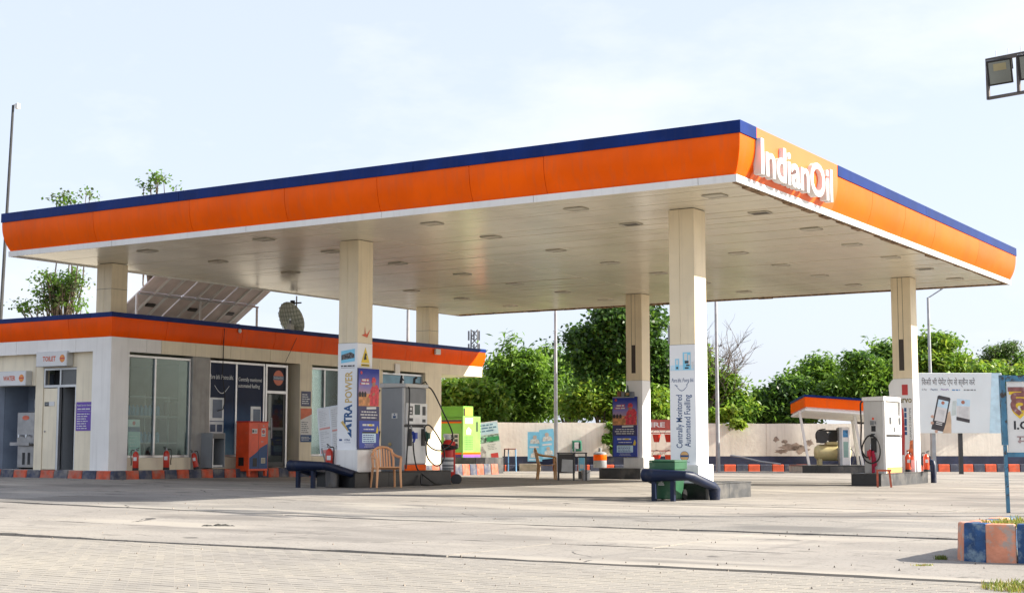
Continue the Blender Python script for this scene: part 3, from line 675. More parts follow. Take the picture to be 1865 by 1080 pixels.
# ---------------------------------------------------------------- the shop
FX, FY, BZ = -26.95, 24.61, .40
shop = thing('shop_building', 'low cream station shop with orange fascia and large windows beside the canopy', 'building', (0, 0, 0))
SR = (-40, FX, FY, 40.84)
OS = {'F': [-36, -32.4, -28.4], 'R': [26.35, 28.35, 29.1, 30.4, 32.4, 34.4, 36.5, 39.5], 'B': [-33], 'L': []}
ring(shop, 'fascia_panel', bulge(3.62, 4.09, .0, .085), OS, ORANGE2, rect=SR, sides='FRB')
ring(shop, 'edge_cap', [(.07, 4.094), (.095, 4.094), (.095, 4.205), (0, 4.208)], {'F': [-33, -27.6], 'R': [28.9, 35.3, 37.9], 'B': [-33]}, NAVY, rect=SR, sides='FRB', smooth=False)
tp = [(.0, 3.28), (.004, 3.616)]
ring(shop, 'trim_panel', tp, {'F': [-32.9, -30.4, -28.2], 'R': [25.75, 26.25], 'skip': [('R', 2)]}, WHITEW, rect=SR, sides='FR', smooth=False)
ring(shop, 'trim_panel', tp, {'R': [26.25, 27.45, 28.75, 30.3, 31.9, 33.5, 35.2, 36.8, 38.9], 'B': [-30], 'skip': [('R', 0)]}, CREAMW, rect=SR, sides='RB', smooth=False)
MB().box(-40, FX - .04, FY + .04, 40.80, 3.30, 4.10).build('roof_slab', CREAMW, shop)
CEIL = mat('room_white', (.62, .68, .66), .8, var=.03)
GWALL = mat('grey_render', (.34, .33, .31), .75, var=.15, scale=2, streak=.3, bump=.08)
# shop front piers (facing the forecourt) and the room behind
def pier(y0, y1, x1, m, x0=-27.5, z1=3.29): MB().box(x0, x1, y0, y1, BZ - .01, z1).build('pier', m, shop, bevel=.006)
MB().box(-27.60, FX - .003, FY + .003, 25.21, BZ - .01, 3.288).build('corner_pier', WHITEW, shop, bevel=.006)
pier(27.41, 28.05, -27.0, GWALL); pier(31.57, 32.09, FX - .003, CREAMW); pier(37.60, 38.48, FX - .003, CREAMW); pier(34.9, 35.45, -27.0, CREAMW)
MB().box(-27.9, -27.52, 31.15, 31.57, BZ - .01, 3.29).build('door_jamb', mat('dark_render', (.16, .15, .14), .8), shop)
MB().box(-32.05, -27.1, 24.96, 38.4, BZ - .02, BZ + .004).build('room_floor', mat('room_floor', (.45, .43, .40), .4), shop)
MB().box(-32.2, -32.05, 24.96, 38.4, BZ, 3.3).build('room_wall', CEIL, shop)
MB().box(-32.2, -27.6, 38.28, 38.46, BZ, 3.3).build('room_wall', CEIL, shop)
cn_ = thing('added_counter', 'dark counter added inside the first shop window to darken its lower half', 'counter', (-28.45, 28.3, BZ))  # counter added so that the lower half of the window looks dark
MB().box(-.35, .35, -2.2, 1.6, 0, 1.30).build('body', mat('counter_dark', (.06, .07, .08), .5), cn_); MB().box(-.4, .4, -2.25, 1.65, 1.301, 1.35).build('top', MIDGREY, cn_)
MB().box(-.15, .1, -.3, .15, 1.351, 1.75).build('till', BLACK, cn_)
MB().box(-32.04, -28.6, 30.0, 30.1, BZ, 3.29).build('room_wall', mat('room_grey', (.16, .19, .19), .7), shop)
MB().box(-40, -32.21, 26.2, 38.46, BZ, 3.3).build('rear_block', CREAMW, shop)
SHADED_PRINT = gradient('shaded_window_print', (.25, .48, .64), (.006, .016, .05), .9, 2.3, axis=2, rough=.4, cmid=(.03, .08, .18))  # print wash; near-black top also carries the shade under the overhang
MULL = ALU
def window(y0, y1, mulls, z0=.70, z1=3.22, print_=False, x=-27.07, sill=True):
    w = MB()
    for (a, b_, c, d) in ((y0, y1, z0, z0 + .06), (y0, y1, z1 - .06, z1)): w.box(x - .05, x + .02, a, b_, c, d)
    for yy in [y0 + .03] + list(mulls) + [y1 - .03]: w.box(x - .05, x + .022, yy - .03, yy + .03, z0 + .061, z1 - .061)
    win = w.build('window', MULL, shop, bevel=.004)
    ed = [y0 + .06] + [m_ for m_ in mulls] + [y1 - .06]
    for i in range(len(ed) - 1):
        a, b_ = ed[i] + (.03 if i else 0), ed[i + 1] - (.03 if i < len(ed) - 2 else 0)
        MB().box(x - .025, x - .017, a, b_, z0 + .06, z1 - .06).build('pane', WINGLASS, win)
        if print_: MB().box(x - .015, x - .011, a, b_, z0 + .06, z1 - .06).build('shaded_window_print', SHADED_PRINT, win)
    if sill: MB().box(-27.3, -26.99, y0 + .003, y1 - .003, BZ - .01, z0 - .004).build('sill', CREAMW, win, bevel=.006)
    return win
win1 = window(25.215, 27.405, [26.17])
win2 = window(28.055, 30.22, [29.10], print_=True)
win3 = window(32.095, 34.89, [32.77, 33.55])
win4 = window(35.455, 37.595, [36.55])
# prints seen on the second window
def glassprint(win, name, mb, m): 
    o = mb.build(name, m, win); o.location = (-27.07 - .008, 0, 0); o.rotation_euler = (PI / 2, 0, PI / 2); return o
gp = mat('print_white', (.66, .70, .72), .4); gpd = mat('print_navy_dim', (.09, .13, .20), .4)
for q_ in ((28.12, 28.60, .95, 1.28), (28.12, 28.66, 1.30, 1.62), (28.14, 28.66, 1.64, 2.25), (29.7, 30.1, .95, 2.05)): glassprint(win2, 'pump_print', MB().sheet(*q_), gp)
for q_ in ((28.16, 28.36, 1.36, 1.55), (28.41, 28.61, 1.36, 1.55), (28.24, 28.6, 1.72, 2.2), (29.76, 30.05, 1.2, 1.5), (29.8, 30.08, 1.62, 1.98), (28.2, 28.32, 1.18, 1.23), (28.45, 28.57, 1.18, 1.23)): glassprint(win2, 'pump_print_detail', MB().sheet(*q_, .002), gpd)
text('Pure bhi. Poora bhi.', .12, gp, win2, (-27.074, 28.10, 2.74), (PI / 2, 0, PI / 2), width=.90, shear=.25, bold=.006)
sm = MB(); q = [(28.3 + .55 * i / 12, 2.56 - .2 * math.sin(PI * i / 12)) for i in range(13)]
for i in range(12): sm.add([(q[i][0], q[i][1], 0), (q[i + 1][0], q[i + 1][1], 0), (q[i + 1][0], q[i + 1][1] + .018, 0), (q[i][0], q[i][1] + .018, 0)], [(0, 1, 2, 3)])
glassprint(win2, 'smile_print', sm, gp)
text('Centrally monitored', .10, gp, win2, (-27.074, 29.20, 2.72), (PI / 2, 0, PI / 2), width=.92, bold=.008)
text('automated fuelling', .10, gp, win2, (-27.074, 29.20, 2.55), (PI / 2, 0, PI / 2), width=.84, bold=.008)
# blue sheet high in the last window
glassprint(win4, 'blue_sheet', MB().sheet(35.52, 36.5, 2.66, 3.15).sheet(36.6, 37.52, 2.66, 3.15), mat('window_blue', (.16, .34, .48), .4, var=.15))
# shelf with blue tins inside the first window
sh = MB()
for z in (1.05, 1.72, 2.2): sh.box(-27.78, -27.45, 25.6, 27.35, z, z + .03)
for yy in (25.6, 26.5, 27.32): sh.box(-27.78, -27.75, yy, yy + .03, BZ, 2.3)
sh.build('shelf', MIDGREY, shop)
tins = MB().lathe([(.055, 0), (.055, .2), (.03, .23), (.03, .26)], n=8).mesh(mat('tin_blue', (.03, .16, .30), .4), name='oil_tin')
for r, z in enumerate((1.08, 1.75)):
    for i in range(9):
        o = link('oil_tin', tins); o.location = (-27.6, 25.68 + i * .14, z)
        props(o, '%s blue oil tin from the left on the %s shelf inside the first shop window' % (('first', 'second', 'third', 'fourth', 'fifth', 'sixth', 'seventh', 'eighth', 'ninth')[i], ('lower', 'upper')[r]), 'tin', 'oil tins on the shop shelf')
# door with printed transom
dr = MB()
for (a, b_, c, d) in ((30.24, 30.31, BZ, 3.22), (31.08, 31.15, BZ, 3.22), (30.31, 31.08, 2.42, 2.50), (30.31, 31.08, 3.15, 3.22)): dr.box(-27.12, -27.04, a, b_, c, d)
door = dr.build('door', ALU, shop, bevel=.004)
MB().box(-27.09, -27.08, 30.31, 31.08, 2.50, 3.15).build('transom_print', mat('transom_navy', (.008, .010, .025), .5, spec=.2), door)
MB().disc(30.80, 2.86, .21).build('transom_disc', mat('disc_orange', (.55, .12, .05), .4), door, loc=(-27.077, 0, 0), rot=(PI / 2, 0, PI / 2))
MB().sheet(30.58, 31.02, 2.80, 2.91).build('transom_band', gpd, door, loc=(-27.074, 0, 0), rot=(PI / 2, 0, PI / 2))
text('IndianOil', .055, gp, door, (-27.071, 30.62, 2.835), (PI / 2, 0, PI / 2), width=.35)
MB().box(-27.085, -27.075, 30.33, 31.06, BZ + .08, 2.40).build('door_pane', DOORGLASS, door)
db = MB()
for (a, b_, c, d) in ((30.33, 30.39, BZ + .03, 2.40), (31.0, 31.06, BZ + .03, 2.40), (30.39, 31.0, BZ + .03, BZ + .15), (30.39, 31.0, 1.42, 1.50)): db.box(-27.105, -27.065, a, b_, c, d)
db.build('door_frame', DKGREY, door)
MB().tube([(-27.03, 30.45, 1.2), (-26.99, 30.45, 1.2), (-26.99, 30.45, 1.75), (-27.03, 30.45, 1.75)], .012, 6).build('handle', STEEL, door)
MB().box(-29.0, -27.9, 30.0, 31.6, BZ, 3.3).build('lobby_shade', VOID, shop)  # solid block painted with the darkness behind the door
# posters on the third pier
def poster_on_x(name, label, y0, y1, z0, z1, m, X=FX + .003):
    o = MB().box(-(y1 - y0) / 2, (y1 - y0) / 2, 0, z1 - z0, -.004, .004).build(name, m); o.location = (X + .002, (y0 + y1) / 2, z0); o.rotation_euler = (PI / 2, 0, PI / 2)
    return props(o, label, 'poster')
p1 = poster_on_x('notice', 'small navy notice on the shop pier right of the door', 31.62, 32.03, 2.10, 2.52, mat('notice_navy', (.05, .06, .14), .4))
rows(p1, -.17, .17, .05, .36, 5, gp, .006, 3)
p2 = poster_on_x('poster', 'white poster with orange top and navy foot below the navy notice', 31.60, 32.08, 1.10, 2.04, PAPER)
w_, h_ = .48, .94
MB().poly([(-.24, .62), (.24, .78), (.24, .94), (-.24, .94)], .006).build('orange_field', mat('poster_orange', (.66, .14, .05), .45, var=.15), p2)
MB().sheet(-.24, .24, 0, .20, .006).build('navy_field', INKB, p2)
rows(p2, -.2, .2, .24, .58, 6, MIDGREY, .0062, 8); rows(p2, -.2, .2, .04, .16, 3, gp, .0078, 9)
# end face: piers, panels and openings (toilets and drinking water)
EY = 24.75
MB().box(-28.31, -27.605, EY, EY + .2, BZ - .01, 3.288).build('end_wall', CREAMW, shop, bevel=.004)
MB().box(-29.66, -28.31, EY + .02, EY + .2, 2.93, 3.286).build('end_wall', CREAMW, shop)
MB().box(-29.80, -29.52, EY + .01, EY + .2, BZ - .01, 3.287).build('end_wall', CREAMW, shop)
MB().box(-40, -29.805, EY, EY + .2, 2.50, 3.288).build('end_wall', CREAMW, shop)
MB().box(-40, -31.2, EY, EY + .2, BZ - .01, 2.497).build('end_wall', mat('tile_blue', (.36, .42, .52), .4, var=.06), shop)
tile = mat('alcove_tile', (.25, .30, .38), .35, var=.08)
al = MB().box(-31.3, -29.7, EY + .95, EY + 1.05, BZ, 2.7).box(-29.80, -29.70, EY + .21, EY + .95, BZ, 2.7).box(-31.3, -31.2, EY + .21, EY + .95, BZ, 2.7).box(-31.3, -29.7, EY + .2, EY + 1.05, 2.70, 2.8)
al.build('water_alcove', tile, shop)
tl = MB()
for i in range(1, 7): tl.box(-31.2, -29.81, EY + .945, EY + .949, BZ + i * .3, BZ + i * .3 + .006)
for i in range(1, 5): tl.box(-31.2 + i * .28, -31.194 + i * .28, EY + .944, EY + .9485, BZ, 2.6)
tl.build('tile_joint', mat('grout', (.5, .53, .58), .7), shop)
# toilet doors: leaf closed on the left, open dark doorway on the right, glazed transom above
td = MB().box(-29.51, -29.02, EY + .03, EY + .075, BZ + .01, 2.42).build('toilet_door', CREAMW, shop, bevel=.004)
MB().box(-29.46, -29.30, EY + .018, EY + .029, 1.98, 2.08).build('door_plate', DKGREY, td); MB().box(-29.298, -29.10, EY + .018, EY + .029, 1.98, 2.09).build('door_plate', PAPER, td)
text('TOILET', .035, gp, td, (-29.45, EY + .0165, 2.015), (PI / 2, 0, 0), width=.14)
MB().lathe([(.018, 0), (.022, .02), (.01, .03)], n=8).build('knob', STEEL, td, loc=(-29.42, EY + .029, 1.35), rot=(PI / 2, 0, 0))
fr = MB()
for (a, b_, c, d) in ((-29.0, -28.93, BZ, 2.44), (-28.36, -28.315, BZ, 2.44), (-29.51, -28.315, 2.44, 2.50), (-29.51, -28.315, 2.87, 2.92), (-28.93, -28.88, 2.50, 2.87), (-29.51, -29.46, 2.50, 2.87)): fr.box(a, b_, EY + .02, EY + .10, c, d)
tf = fr.build('toilet_frame', ALU, shop)
MB().box(-28.88, -28.36, EY + .05, EY + .058, 2.50, 2.87).build('transom_pane', mat('dusty_pane', (.09, .095, .10), .2), tf)
MB().box(-29.46, -28.93, EY + .30, EY + .31, 2.46, 2.9).build('transom_shade', VOID, tf)  # sheet painted with the shade behind the transom
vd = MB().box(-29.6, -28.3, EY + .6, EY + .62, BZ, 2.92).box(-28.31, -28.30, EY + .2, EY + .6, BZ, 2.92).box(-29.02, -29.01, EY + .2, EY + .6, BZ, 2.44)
vd.build('doorway_shade', VOID, shop)  # near-black sheets give the opening its inner shade
MB().box(-29.02, -28.94, EY + .2, EY + .5, BZ, 2.44).build('door_reveal', GREYP, shop)
# lamp and junction box on the fascia, white pipe on the trim
MB().lathe([(.05, 0), (.06, .03), (.03, .06)], n=10).build('fascia_lamp', PAPER, shop, loc=(FX + .10, 28.95, 4.03), rot=(0, PI / 2, 0))
MB().box(FX + .10, FX + .17, 37.93, 38.2, 3.88, 4.06).build('junction_box', PAPER, shop, bevel=.01)
MB().box(FX + .006, FX + .05, 35.95, 36.2, 3.2, 3.5).build('junction_box', WHITEW, shop, bevel=.01)
MB().tube([(FX + .09, 28.4, 4.06), (FX + .05, 28.42, 3.7), (FX + .02, 28.45, 3.3), (-27.0, 28.5, 2.9), (-26.99, 28.62, 2.2), (-27.0, 28.55, 1.95), (-27.0, 28.35, 1.9)], .012, 5).build('cable', BLACK, shop, smooth=True)
MB().tube([(FX + .09, 31.3, 4.0), (FX + .03, 30.9, 3.3)], .006, 4).build('cable', BLACK, shop)
# signs over the openings
def lightbox(name, label, x0, x1, z0, z1, body, tm):
    t_ = thing(name, label, 'sign', ((x0 + x1) / 2, EY - .005, z0))
    w = (x1 - x0) / 2; h = z1 - z0
    MB().box(-w, w, -.20, 0, 0, h).build('sign_box', ALU, t_, bevel=.006)
    MB().box(-w + .02, w - .02, -.205, -.2005, .025, h - .02).build('face', PAPER, t_)
    text(body, .115, tm, t_, (-w * .55, -.208, h * .36), (PI / 2, 0, 0), width=w * .85, bold=.03)
    MB().disc(w * .72, h * .5, .095).build('emblem', mat('disc_amber', (.72, .26, .05), .4), t_, loc=(0, -.2075, 0), rot=(PI / 2, 0, 0))
    MB().sheet(w * .72 - .09, w * .72 + .09, h * .47, h * .55).build('emblem_band', INKR, t_, loc=(0, -.2095, 0), rot=(PI / 2, 0, 0))
lightbox('water_sign', 'white light box sign reading WATER above the drinking water alcove', -31.02, -29.93, 2.50, 2.87, 'WATER', mat('sign_red', (.62, .10, .03), .4))
lightbox('toilet_sign', 'white light box sign reading TOILET above the toilet doors', -29.56, -28.44, 2.95, 3.32, 'TOILET', MATS['sign_red'])
nb = panel('notice_board', .58, .70, PURP, (-27.98, EY - .01, 1.36), 0, t=.015); props(nb, 'purple notice board with white text on the wall beside the toilets', 'sign')
text('Retail Service Station', .045, PAPER, nb, (0, .60, .004), align='CENTER', width=.5, bold=.01)
rows(nb, -.24, .24, .50, .56, 1, PAPER, .004, 5, frac=(.9, 1)); rows(nb, -.25, .23, .03, .44, 7, PAPER, .004, 6, frac=(.55, 1), fill=.36)
MB().sheet(-.25, .25, .475, .48, .004).build('rule', PAPER, nb)
# water cooler in the alcove
wc = thing('water_cooler', 'stainless steel water cooler with two taps in the blue tiled alcove', 'water cooler', (-30.27, EY + .42, BZ))
MB().box(-.34, .30, -.28, .28, .62, 1.44).build('upper_cabinet', STEEL, wc, bevel=.012)
MB().box(-.34, .30, -.25, .28, .04, .60).build('lower_cabinet', STEEL, wc, bevel=.012)
MB().box(-.38, .34, -.46, -.285, .60, .645).box(-.38, .34, -.46, -.44, .645, .68).build('drip_tray', STEEL, wc)
for x in (-.16, .12):
    MB().tube([(x, -.28, .86), (x, -.36, .86), (x, -.37, .80)], .022, 8).build('tap', ALU, wc, smooth=True)
g_ = MB()
for k_ in range(5): g_.box(-.14 + k_ * .02, -.128 + k_ * .02, -.256, -.251, .12, .42).box(.06 + k_ * .02, .072 + k_ * .02, -.256, -.251, .12, .42)
g_.build('grille', DKGREY, wc)
MB().lathe([(.13, 0), (.13, .004)], n=20).build('red_badge', mat('badge_red', (.6, .12, .06), .4), wc, loc=(-.02, -.281, 1.30), rot=(PI / 2, 0, 0)).scale = (1, .45, 1)
for x in (-.28, .24): MB().box(x - .03, x + .03, -.2, .2, 0, .045).build('foot', BLACK, wc)
MB().box(-.36, -.03, -.02, .09, 0, .22).build('purifier', GREYP, props(thing('water_purifier', 'small grey box with a hanging cable on the alcove wall', 'box', (-29.62, EY + .12, 1.95)), None), bevel=.01)
for o in [o for o in COL.objects if o.name == 'water_purifier']: o.location = (-29.81, EY + .3, 1.95)

# ---------------------------------------------------------------- on the roof
sol = thing('solar_array', 'tilted solar panels on steel frame on the shop roof, undersides showing', 'solar panels', (-30, 30, 4.10))
UND = mat('panel_back', (.60, .53, .51), .6, var=.10, scale=2); PVF = mat('panel_glass', (.01, .015, .04), .15)
def sp_(x, y): return (x + 30, y - 30, 4.40 + (x + 31.2) * .66 - 4.10)       # the panel plane
pm_y = [28.3, 29.95, 31.6, 33.05]
for i in range(len(pm_y) - 1):
    for (xa, xb) in ((-31.2, -29.98), (-29.95, -28.7)):
        a, b_ = pm_y[i] + .03, pm_y[i + 1] - .03
        lo4 = [sp_(xa, a), sp_(xb, a), sp_(xb, b_), sp_(xa, b_)]
        MB().hexa([*lo4, *[(p[0] - .02, p[1], p[2] + .035) for p in lo4]]).build('solar_panel', UND, sol)
        c = sp_((xa + xb) / 2 + .2, (a + b_) / 2); MB().box(-.06, .06, -.16, .16, -.04, -.005).build('junction_box', BLACK, sol, loc=c, rot=(0, -math.atan(.66), 0))
fr = MB()
for yy in (28.85, 29.4, 30.5, 31.05, 32.1, 32.65): 
    a, b_ = sp_(-31.2, yy), sp_(-28.7, yy); fr.bar((a[0], a[1], a[2] - .03), (b_[0], b_[1], b_[2] - .03), .06)
fr.build('rafter', PAPER, sol)
fr = MB()
for xx in (-30.7, -29.95, -29.2):
    a, b_ = sp_(xx, 28.3), sp_(xx, 33.1); fr.bar((a[0], a[1], a[2] - .075), (b_[0], b_[1], b_[2] - .075), .045)
fr.build('purlin', GALV, sol)
for yy in (28.25, 30.7, 33.1):
    MB().bar((0, yy - 30, 0), (0, yy - 30, sp_(-30, yy)[2] - .06), .05).build('post', PAPER, sol)
MB().bar((0, -1.7, .35), (0, 3.1, .35), .04).build('brace', DKGREY, sol)
# satellite dish with ribbed back
ds = thing('satellite_dish', 'ribbed grey-green satellite dish on the shop roof seen from behind', 'satellite dish', (-28.2, 32.55, 4.1))
Md = Matrix.Rotation(R(178), 3, 'Z') @ Matrix.Rotation(R(66), 3, 'X')
cell = MB(); Rd = .47
for i in range(24):
    for r0, r1 in ((0.02, .16), (.16, .31), (.31, Rd)):
        a0, a1 = 2 * PI * i / 24, 2 * PI * (i + 1) / 24
        P_ = [(r * math.cos(a), r * math.sin(a) * 1.15, .3 * r * r) for r, a in ((r0, a0), (r1, a0), (r1, a1), (r0, a1))]
        cell.add([Md @ Vector(p) for p in P_], [(0, 1, 2, 3)])
cell.build('reflector', mat('dish_pale', (.88, .90, .82), .6), ds, loc=(0, 0, .55))
rb = MB()
for i in range(-4, 5):
    x = i * .105; L = math.sqrt(max(.01, Rd * Rd - x * x)) * 1.15
    rb.tube([Md @ Vector((x, -L + 2 * L * k_ / 6, .3 * (x * x + (-L + 2 * L * k_ / 6) ** 2 / 1.3) - .03)) for k_ in range(7)], .010, 4)
    rb.tube([Md @ Vector((-L / 1.15 + 2 * L / 1.15 * k_ / 6, x * 1.15, .3 * (x * x + (-L / 1.15 + 2 * L / 1.15 * k_ / 6) ** 2) - .03)) for k_ in range(7)], .014, 4)
rb.build('rib', mat('dish_rib', (.42, .46, .38), .6), ds, loc=(0, 0, .55))
MB().tube([(0, 0, 0), (0, 0, .55)], .03, 8).box(-.12, .12, -.1, .1, 0, .03).build('mount', GALV, ds)
MB().box(.0, .16, -.16, .0, .2, .42).build('receiver_box', PAPER, ds, bevel=.01)
rc = thing('roof_antenna', 'thin roof pole carrying a small black camera above the dish', 'antenna', (-28.7, 33.4, 4.1))
MB().tube([(0, 0, 0), (0, 0, 1.35)], .022, 6).build('pole', GALV, rc)
MB().box(-.16, -.06, -.1, .0, .95, 1.22).box(-.06, .18, -.02, .02, 1.12, 1.16).build('camera', BLACK, rc)
sk = MB()
for yy, hh in ((34.4, .3), (34.75, .42)): sk.tube([(-27.6, yy, 4.1), (-27.6, yy, 4.2 + hh)], .018, 5)
solo(sk, 'roof_spike', DKGREY, 'pair of short dark spikes on the shop roof edge', 'antenna')
# ---------------------------------------------------------------- pump islands, guard rails, dispensers
def island(label, x0, x1, y0, y1, top, m=GRAN, m2=None):
    t_ = thing('pump_island', label, 'kerb island', ((x0 + x1) / 2, (y0 + y1) / 2, gz((x0 + x1) / 2, (y0 + y1) / 2)), group='pump islands under the canopy')
    cx, cy, cz = t_.location; w, l, h = (x1 - x0) / 2, (y1 - y0) / 2, top - cz
    MB().box(-w + .02, w - .02, -l + .02, l - .02, -.15, h - .022).build('core', CONC, t_)
    n = max(1, round((y1 - y0) / 1.05)); nn = 1 if x1 - x0 < 1.2 else 2
    for i in range(n):
        a, b_ = -l + 2 * l * i / n + .003, -l + 2 * l * (i + 1) / n - .003
        MB().box(w - .019, w, a, b_, -.12, h - .024).build('granite_panel', m2 or m, t_, bevel=.003)
        MB().box(-w, -w + .019, a, b_, -.12, h - .024).build('granite_panel', m, t_, bevel=.003)
        MB().box(-w - .012, w + .012, a, b_, h - .021, h).build('top_slab', GRAN2 if m2 else m, t_, bevel=.004)
    for i in range(nn):
        a, b_ = -w + .02 + 2 * (w - .02) * i / nn, -w + .017 + 2 * (w - .02) * (i + 1) / nn
        MB().box(a, b_, -l, -l + .019, -.12, h - .024).build('granite_panel', m, t_, bevel=.003)
        MB().box(a, b_, l - .019, l, -.12, h - .024).build('granite_panel', m, t_, bevel=.003)
    return t_
island('black granite pump island under the grey dispenser by the shop', -20.65, -19.60, 24.78, 28.40, .43)
island('short dusty grey island round the front column with the green bin', -12.55, -11.49, 24.95, 27.03, .30, GRAN, GRAN2)
island('grey granite island round the back column with the blue poster', -20.75, -19.40, 37.65, 39.35, .35, GRAN2)
island('black granite island under the white dispenser', -12.42, -11.66, 35.52, 39.45, .31, GRAN, GRAN2)

def rail(label, x0, x1, y0, y1, z, flip=1, posts=True, h=.46, low=.22, r=.085):
    t_ = thing('guard_rail', label, 'guard rail', ((x0 + x1) / 2, y0, z), group='pipe guard rails at the pump islands')
    w = (x1 - x0) / 2; d = (y1 - y0) * flip
    pts = [(-w, d, -.1), (-w, d, low - .02), (-w, d - .06 * flip, low + .03), (-w, .08 * flip, h - .01), (-w + .03, .0, h), (w - .03, 0, h), (w, .08 * flip, h - .01), (w, d - .06 * flip, low + .03), (w, d, low - .02), (w, d, -.1)]
    MB().tube(pts, r, 14).build('pipe', NPIPE, t_, smooth=True)
    if posts:
        for x in (-w * .52, w * .30): MB().bar((x, .02, -.1), (x, .02, h - .03), .075).build('post', NPIPE, t_)
    return t_
rail('navy pipe guard rail in front of the green wheelie bin', -12.28, -11.36, 23.92, 25.02, 0)
rail('navy pipe guard rail before the grey dispenser beside the plastic chair', -20.72, -19.72, 23.95, 25.05, gz(-20.2, 24.2))
gp_ = thing('guard_rail', 'bent navy guard pipe at the far end of the white dispenser island', 'guard rail', (-12, 39.62, 0), 0, 'pipe guard rails at the pump islands')
MB().tube([(.44, 0, -.1), (.44, 0, .46), (.41, .05, .53), (.34, .10, .55), (-.36, .10, .55), (-.44, .05, .50), (-.46, 0, .42), (-.46, 0, -.1)], .075, 14).build('pipe', NPIPE, gp_, smooth=True)
rail('navy guard pipe behind the green bin at the back island', -20.6, -19.5, 40.3, 39.5, .03, flip=1, posts=False)

# -------- plastic armchairs
def chair(label, loc, a, m):
    t_ = thing('plastic_chair', label, 'chair', loc, a, 'plastic armchairs on the forecourt')
    for sx in (-1, 1):
        MB().tube([(sx * .27, -.24, 0), (sx * .25, -.23, .42), (sx * .27, -.22, .62)], [.022, .03, .026], 8).build('leg', m, t_, smooth=True)
        MB().tube([(sx * .27, .27, 0), (sx * .24, .22, .42)], [.02, .03], 8).build('leg', m, t_, smooth=True)
        MB().tube([(sx * .27, -.23, .62), (sx * .30, -.1, .645), (sx * .29, .1, .66), (sx * .25, .26, .70), (sx * .22, .29, .74)], [.024, .03, .03, .028, .024], 8).build('armrest', m, t_, smooth=True)
    v = []; n = 7
    s = MB()
    for j in range(n):
        y = -.25 + .48 * j / (n - 1); z = .43 + .02 * (1 if j == 0 else 0) - .025 * math.sin(PI * j / (n - 1)); w = .25 - .03 * j / (n - 1)
        v += [(-w, y, z), (w, y, z), (w, y, z - .02), (-w, y, z - .02)]
    fs_ = []
    for j in range(n - 1):
        for k_ in range(4): fs_.append((4 * j + k_, 4 * j + (k_ + 1) % 4, 4 * j + 4 + (k_ + 1) % 4, 4 * j + 4 + k_))
    fs_ += [(3, 2, 1, 0), tuple(4 * n - 4 + k_ for k_ in range(4))]
    s.add(v, fs_); s.build('seat', m, t_, smooth=True)
    q = [(-.225, .23, .40), (-.235, .28, .62), (-.20, .315, .80), (-.10, .33, .855), (0, .335, .865), (.10, .33, .855), (.20, .315, .80), (.235, .28, .62), (.225, .23, .40)]
    MB().tube(q, .026, 8).build('back_frame', m, t_, smooth=True)
    for x in (-.15, -.09, -.03, .03, .09, .15):
        zt = .845 - abs(x) * .35
        MB().hexa([(x - .02, .225, .42), (x + .02, .225, .42), (x + .02, .24, .42), (x - .02, .24, .42), (x - .018, .322, zt), (x + .018, .322, zt), (x + .018, .334, zt), (x - .018, .334, zt)]).build('back_slat', m, t_)
    return t_
p = grd(703, 887.5); chair('peach plastic armchair in front of the grey dispenser', p, YAW + .35, PEACH)
p = grd(996, 873); chair('tan plastic armchair turned to the side beside the metal desk', p, 2.2, PEACH2)

# -------- fuel dispensers
def nozzle(par, loc, rz, m, name='nozzle'):
    nz = MB().tube([(0, 0, .10), (0, -.03, .04), (0, -.05, -.06), (0, -.03, -.14)], [.03, .036, .03, .02], 8)
    nz.box(-.04, .04, -.11, -.02, -.06, .08)
    o = nz.build(name, m, par, smooth=True); o.location = loc; o.rotation_euler = (0, 0, rz)
    MB().tube([(0, .0, .10), (0, .03, .2), (0, .05, .24)], .014, 6).build('spout', ALU, o, smooth=True)
    return o
def hose(par, pts, r=.017):
    # smooth the path with a Catmull-Rom pass
    P = [Vector(p) for p in pts]; out = []
    for i in range(len(P) - 1):
        p0, p1, p2, p3 = P[max(i - 1, 0)], P[i], P[i + 1], P[min(i + 2, len(P) - 1)]
        for k_ in range(6):
            t = k_ / 6; out.append(.5 * ((2 * p1) + (-p0 + p2) * t + (2 * p0 - 5 * p1 + 4 * p2 - p3) * t * t + (-p0 + 3 * p1 - 3 * p2 + p3) * t ** 3))
    out.append(P[-1])
    return MB().tube(out, r, 7).build('hose', BLACK, par, smooth=True)
# grey one: its side panel faces front, its counter faces the right
d1 = thing('fuel_dispenser', 'tall grey and white fuel dispenser with black hoses next to the shop', 'fuel pump', (-20.125, 27.22, .43), group='fuel dispensers')
wx, wy = .325, .425
MB().box(-wx, wx, -wy, wy, 0, 1.88).build('cabinet', GREYP, d1, bevel=.008)
MB().hexa([(-wx - .03, -wy - .03, 1.885), (wx + .06, -wy - .03, 1.885), (wx + .06, wy + .03, 1.885), (-wx - .03, wy + .03, 1.885), (-wx - .03, -wy - .03, 1.99), (wx + .06, -wy - .03, 1.97), (wx + .06, wy + .03, 1.97), (-wx - .03, wy + .03, 1.99)]).build('top_cap', PGREY, d1, bevel=.008)
MB().box(wx - .05, wx + .004, -wy - .004, -wy + .05, .02, 1.88).build('corner_trim', PGREY, d1)
X = wx
MB().box(X, X + .012, -wy + .06, wy - .01, 1.54, 1.87).build('upper_panel', MIDGREY, d1)
hd = MB().box(X, X + .05, -wy + .05, wy - .005, 1.05, 1.53).build('display_head', PWHITE, d1, bevel=.01)
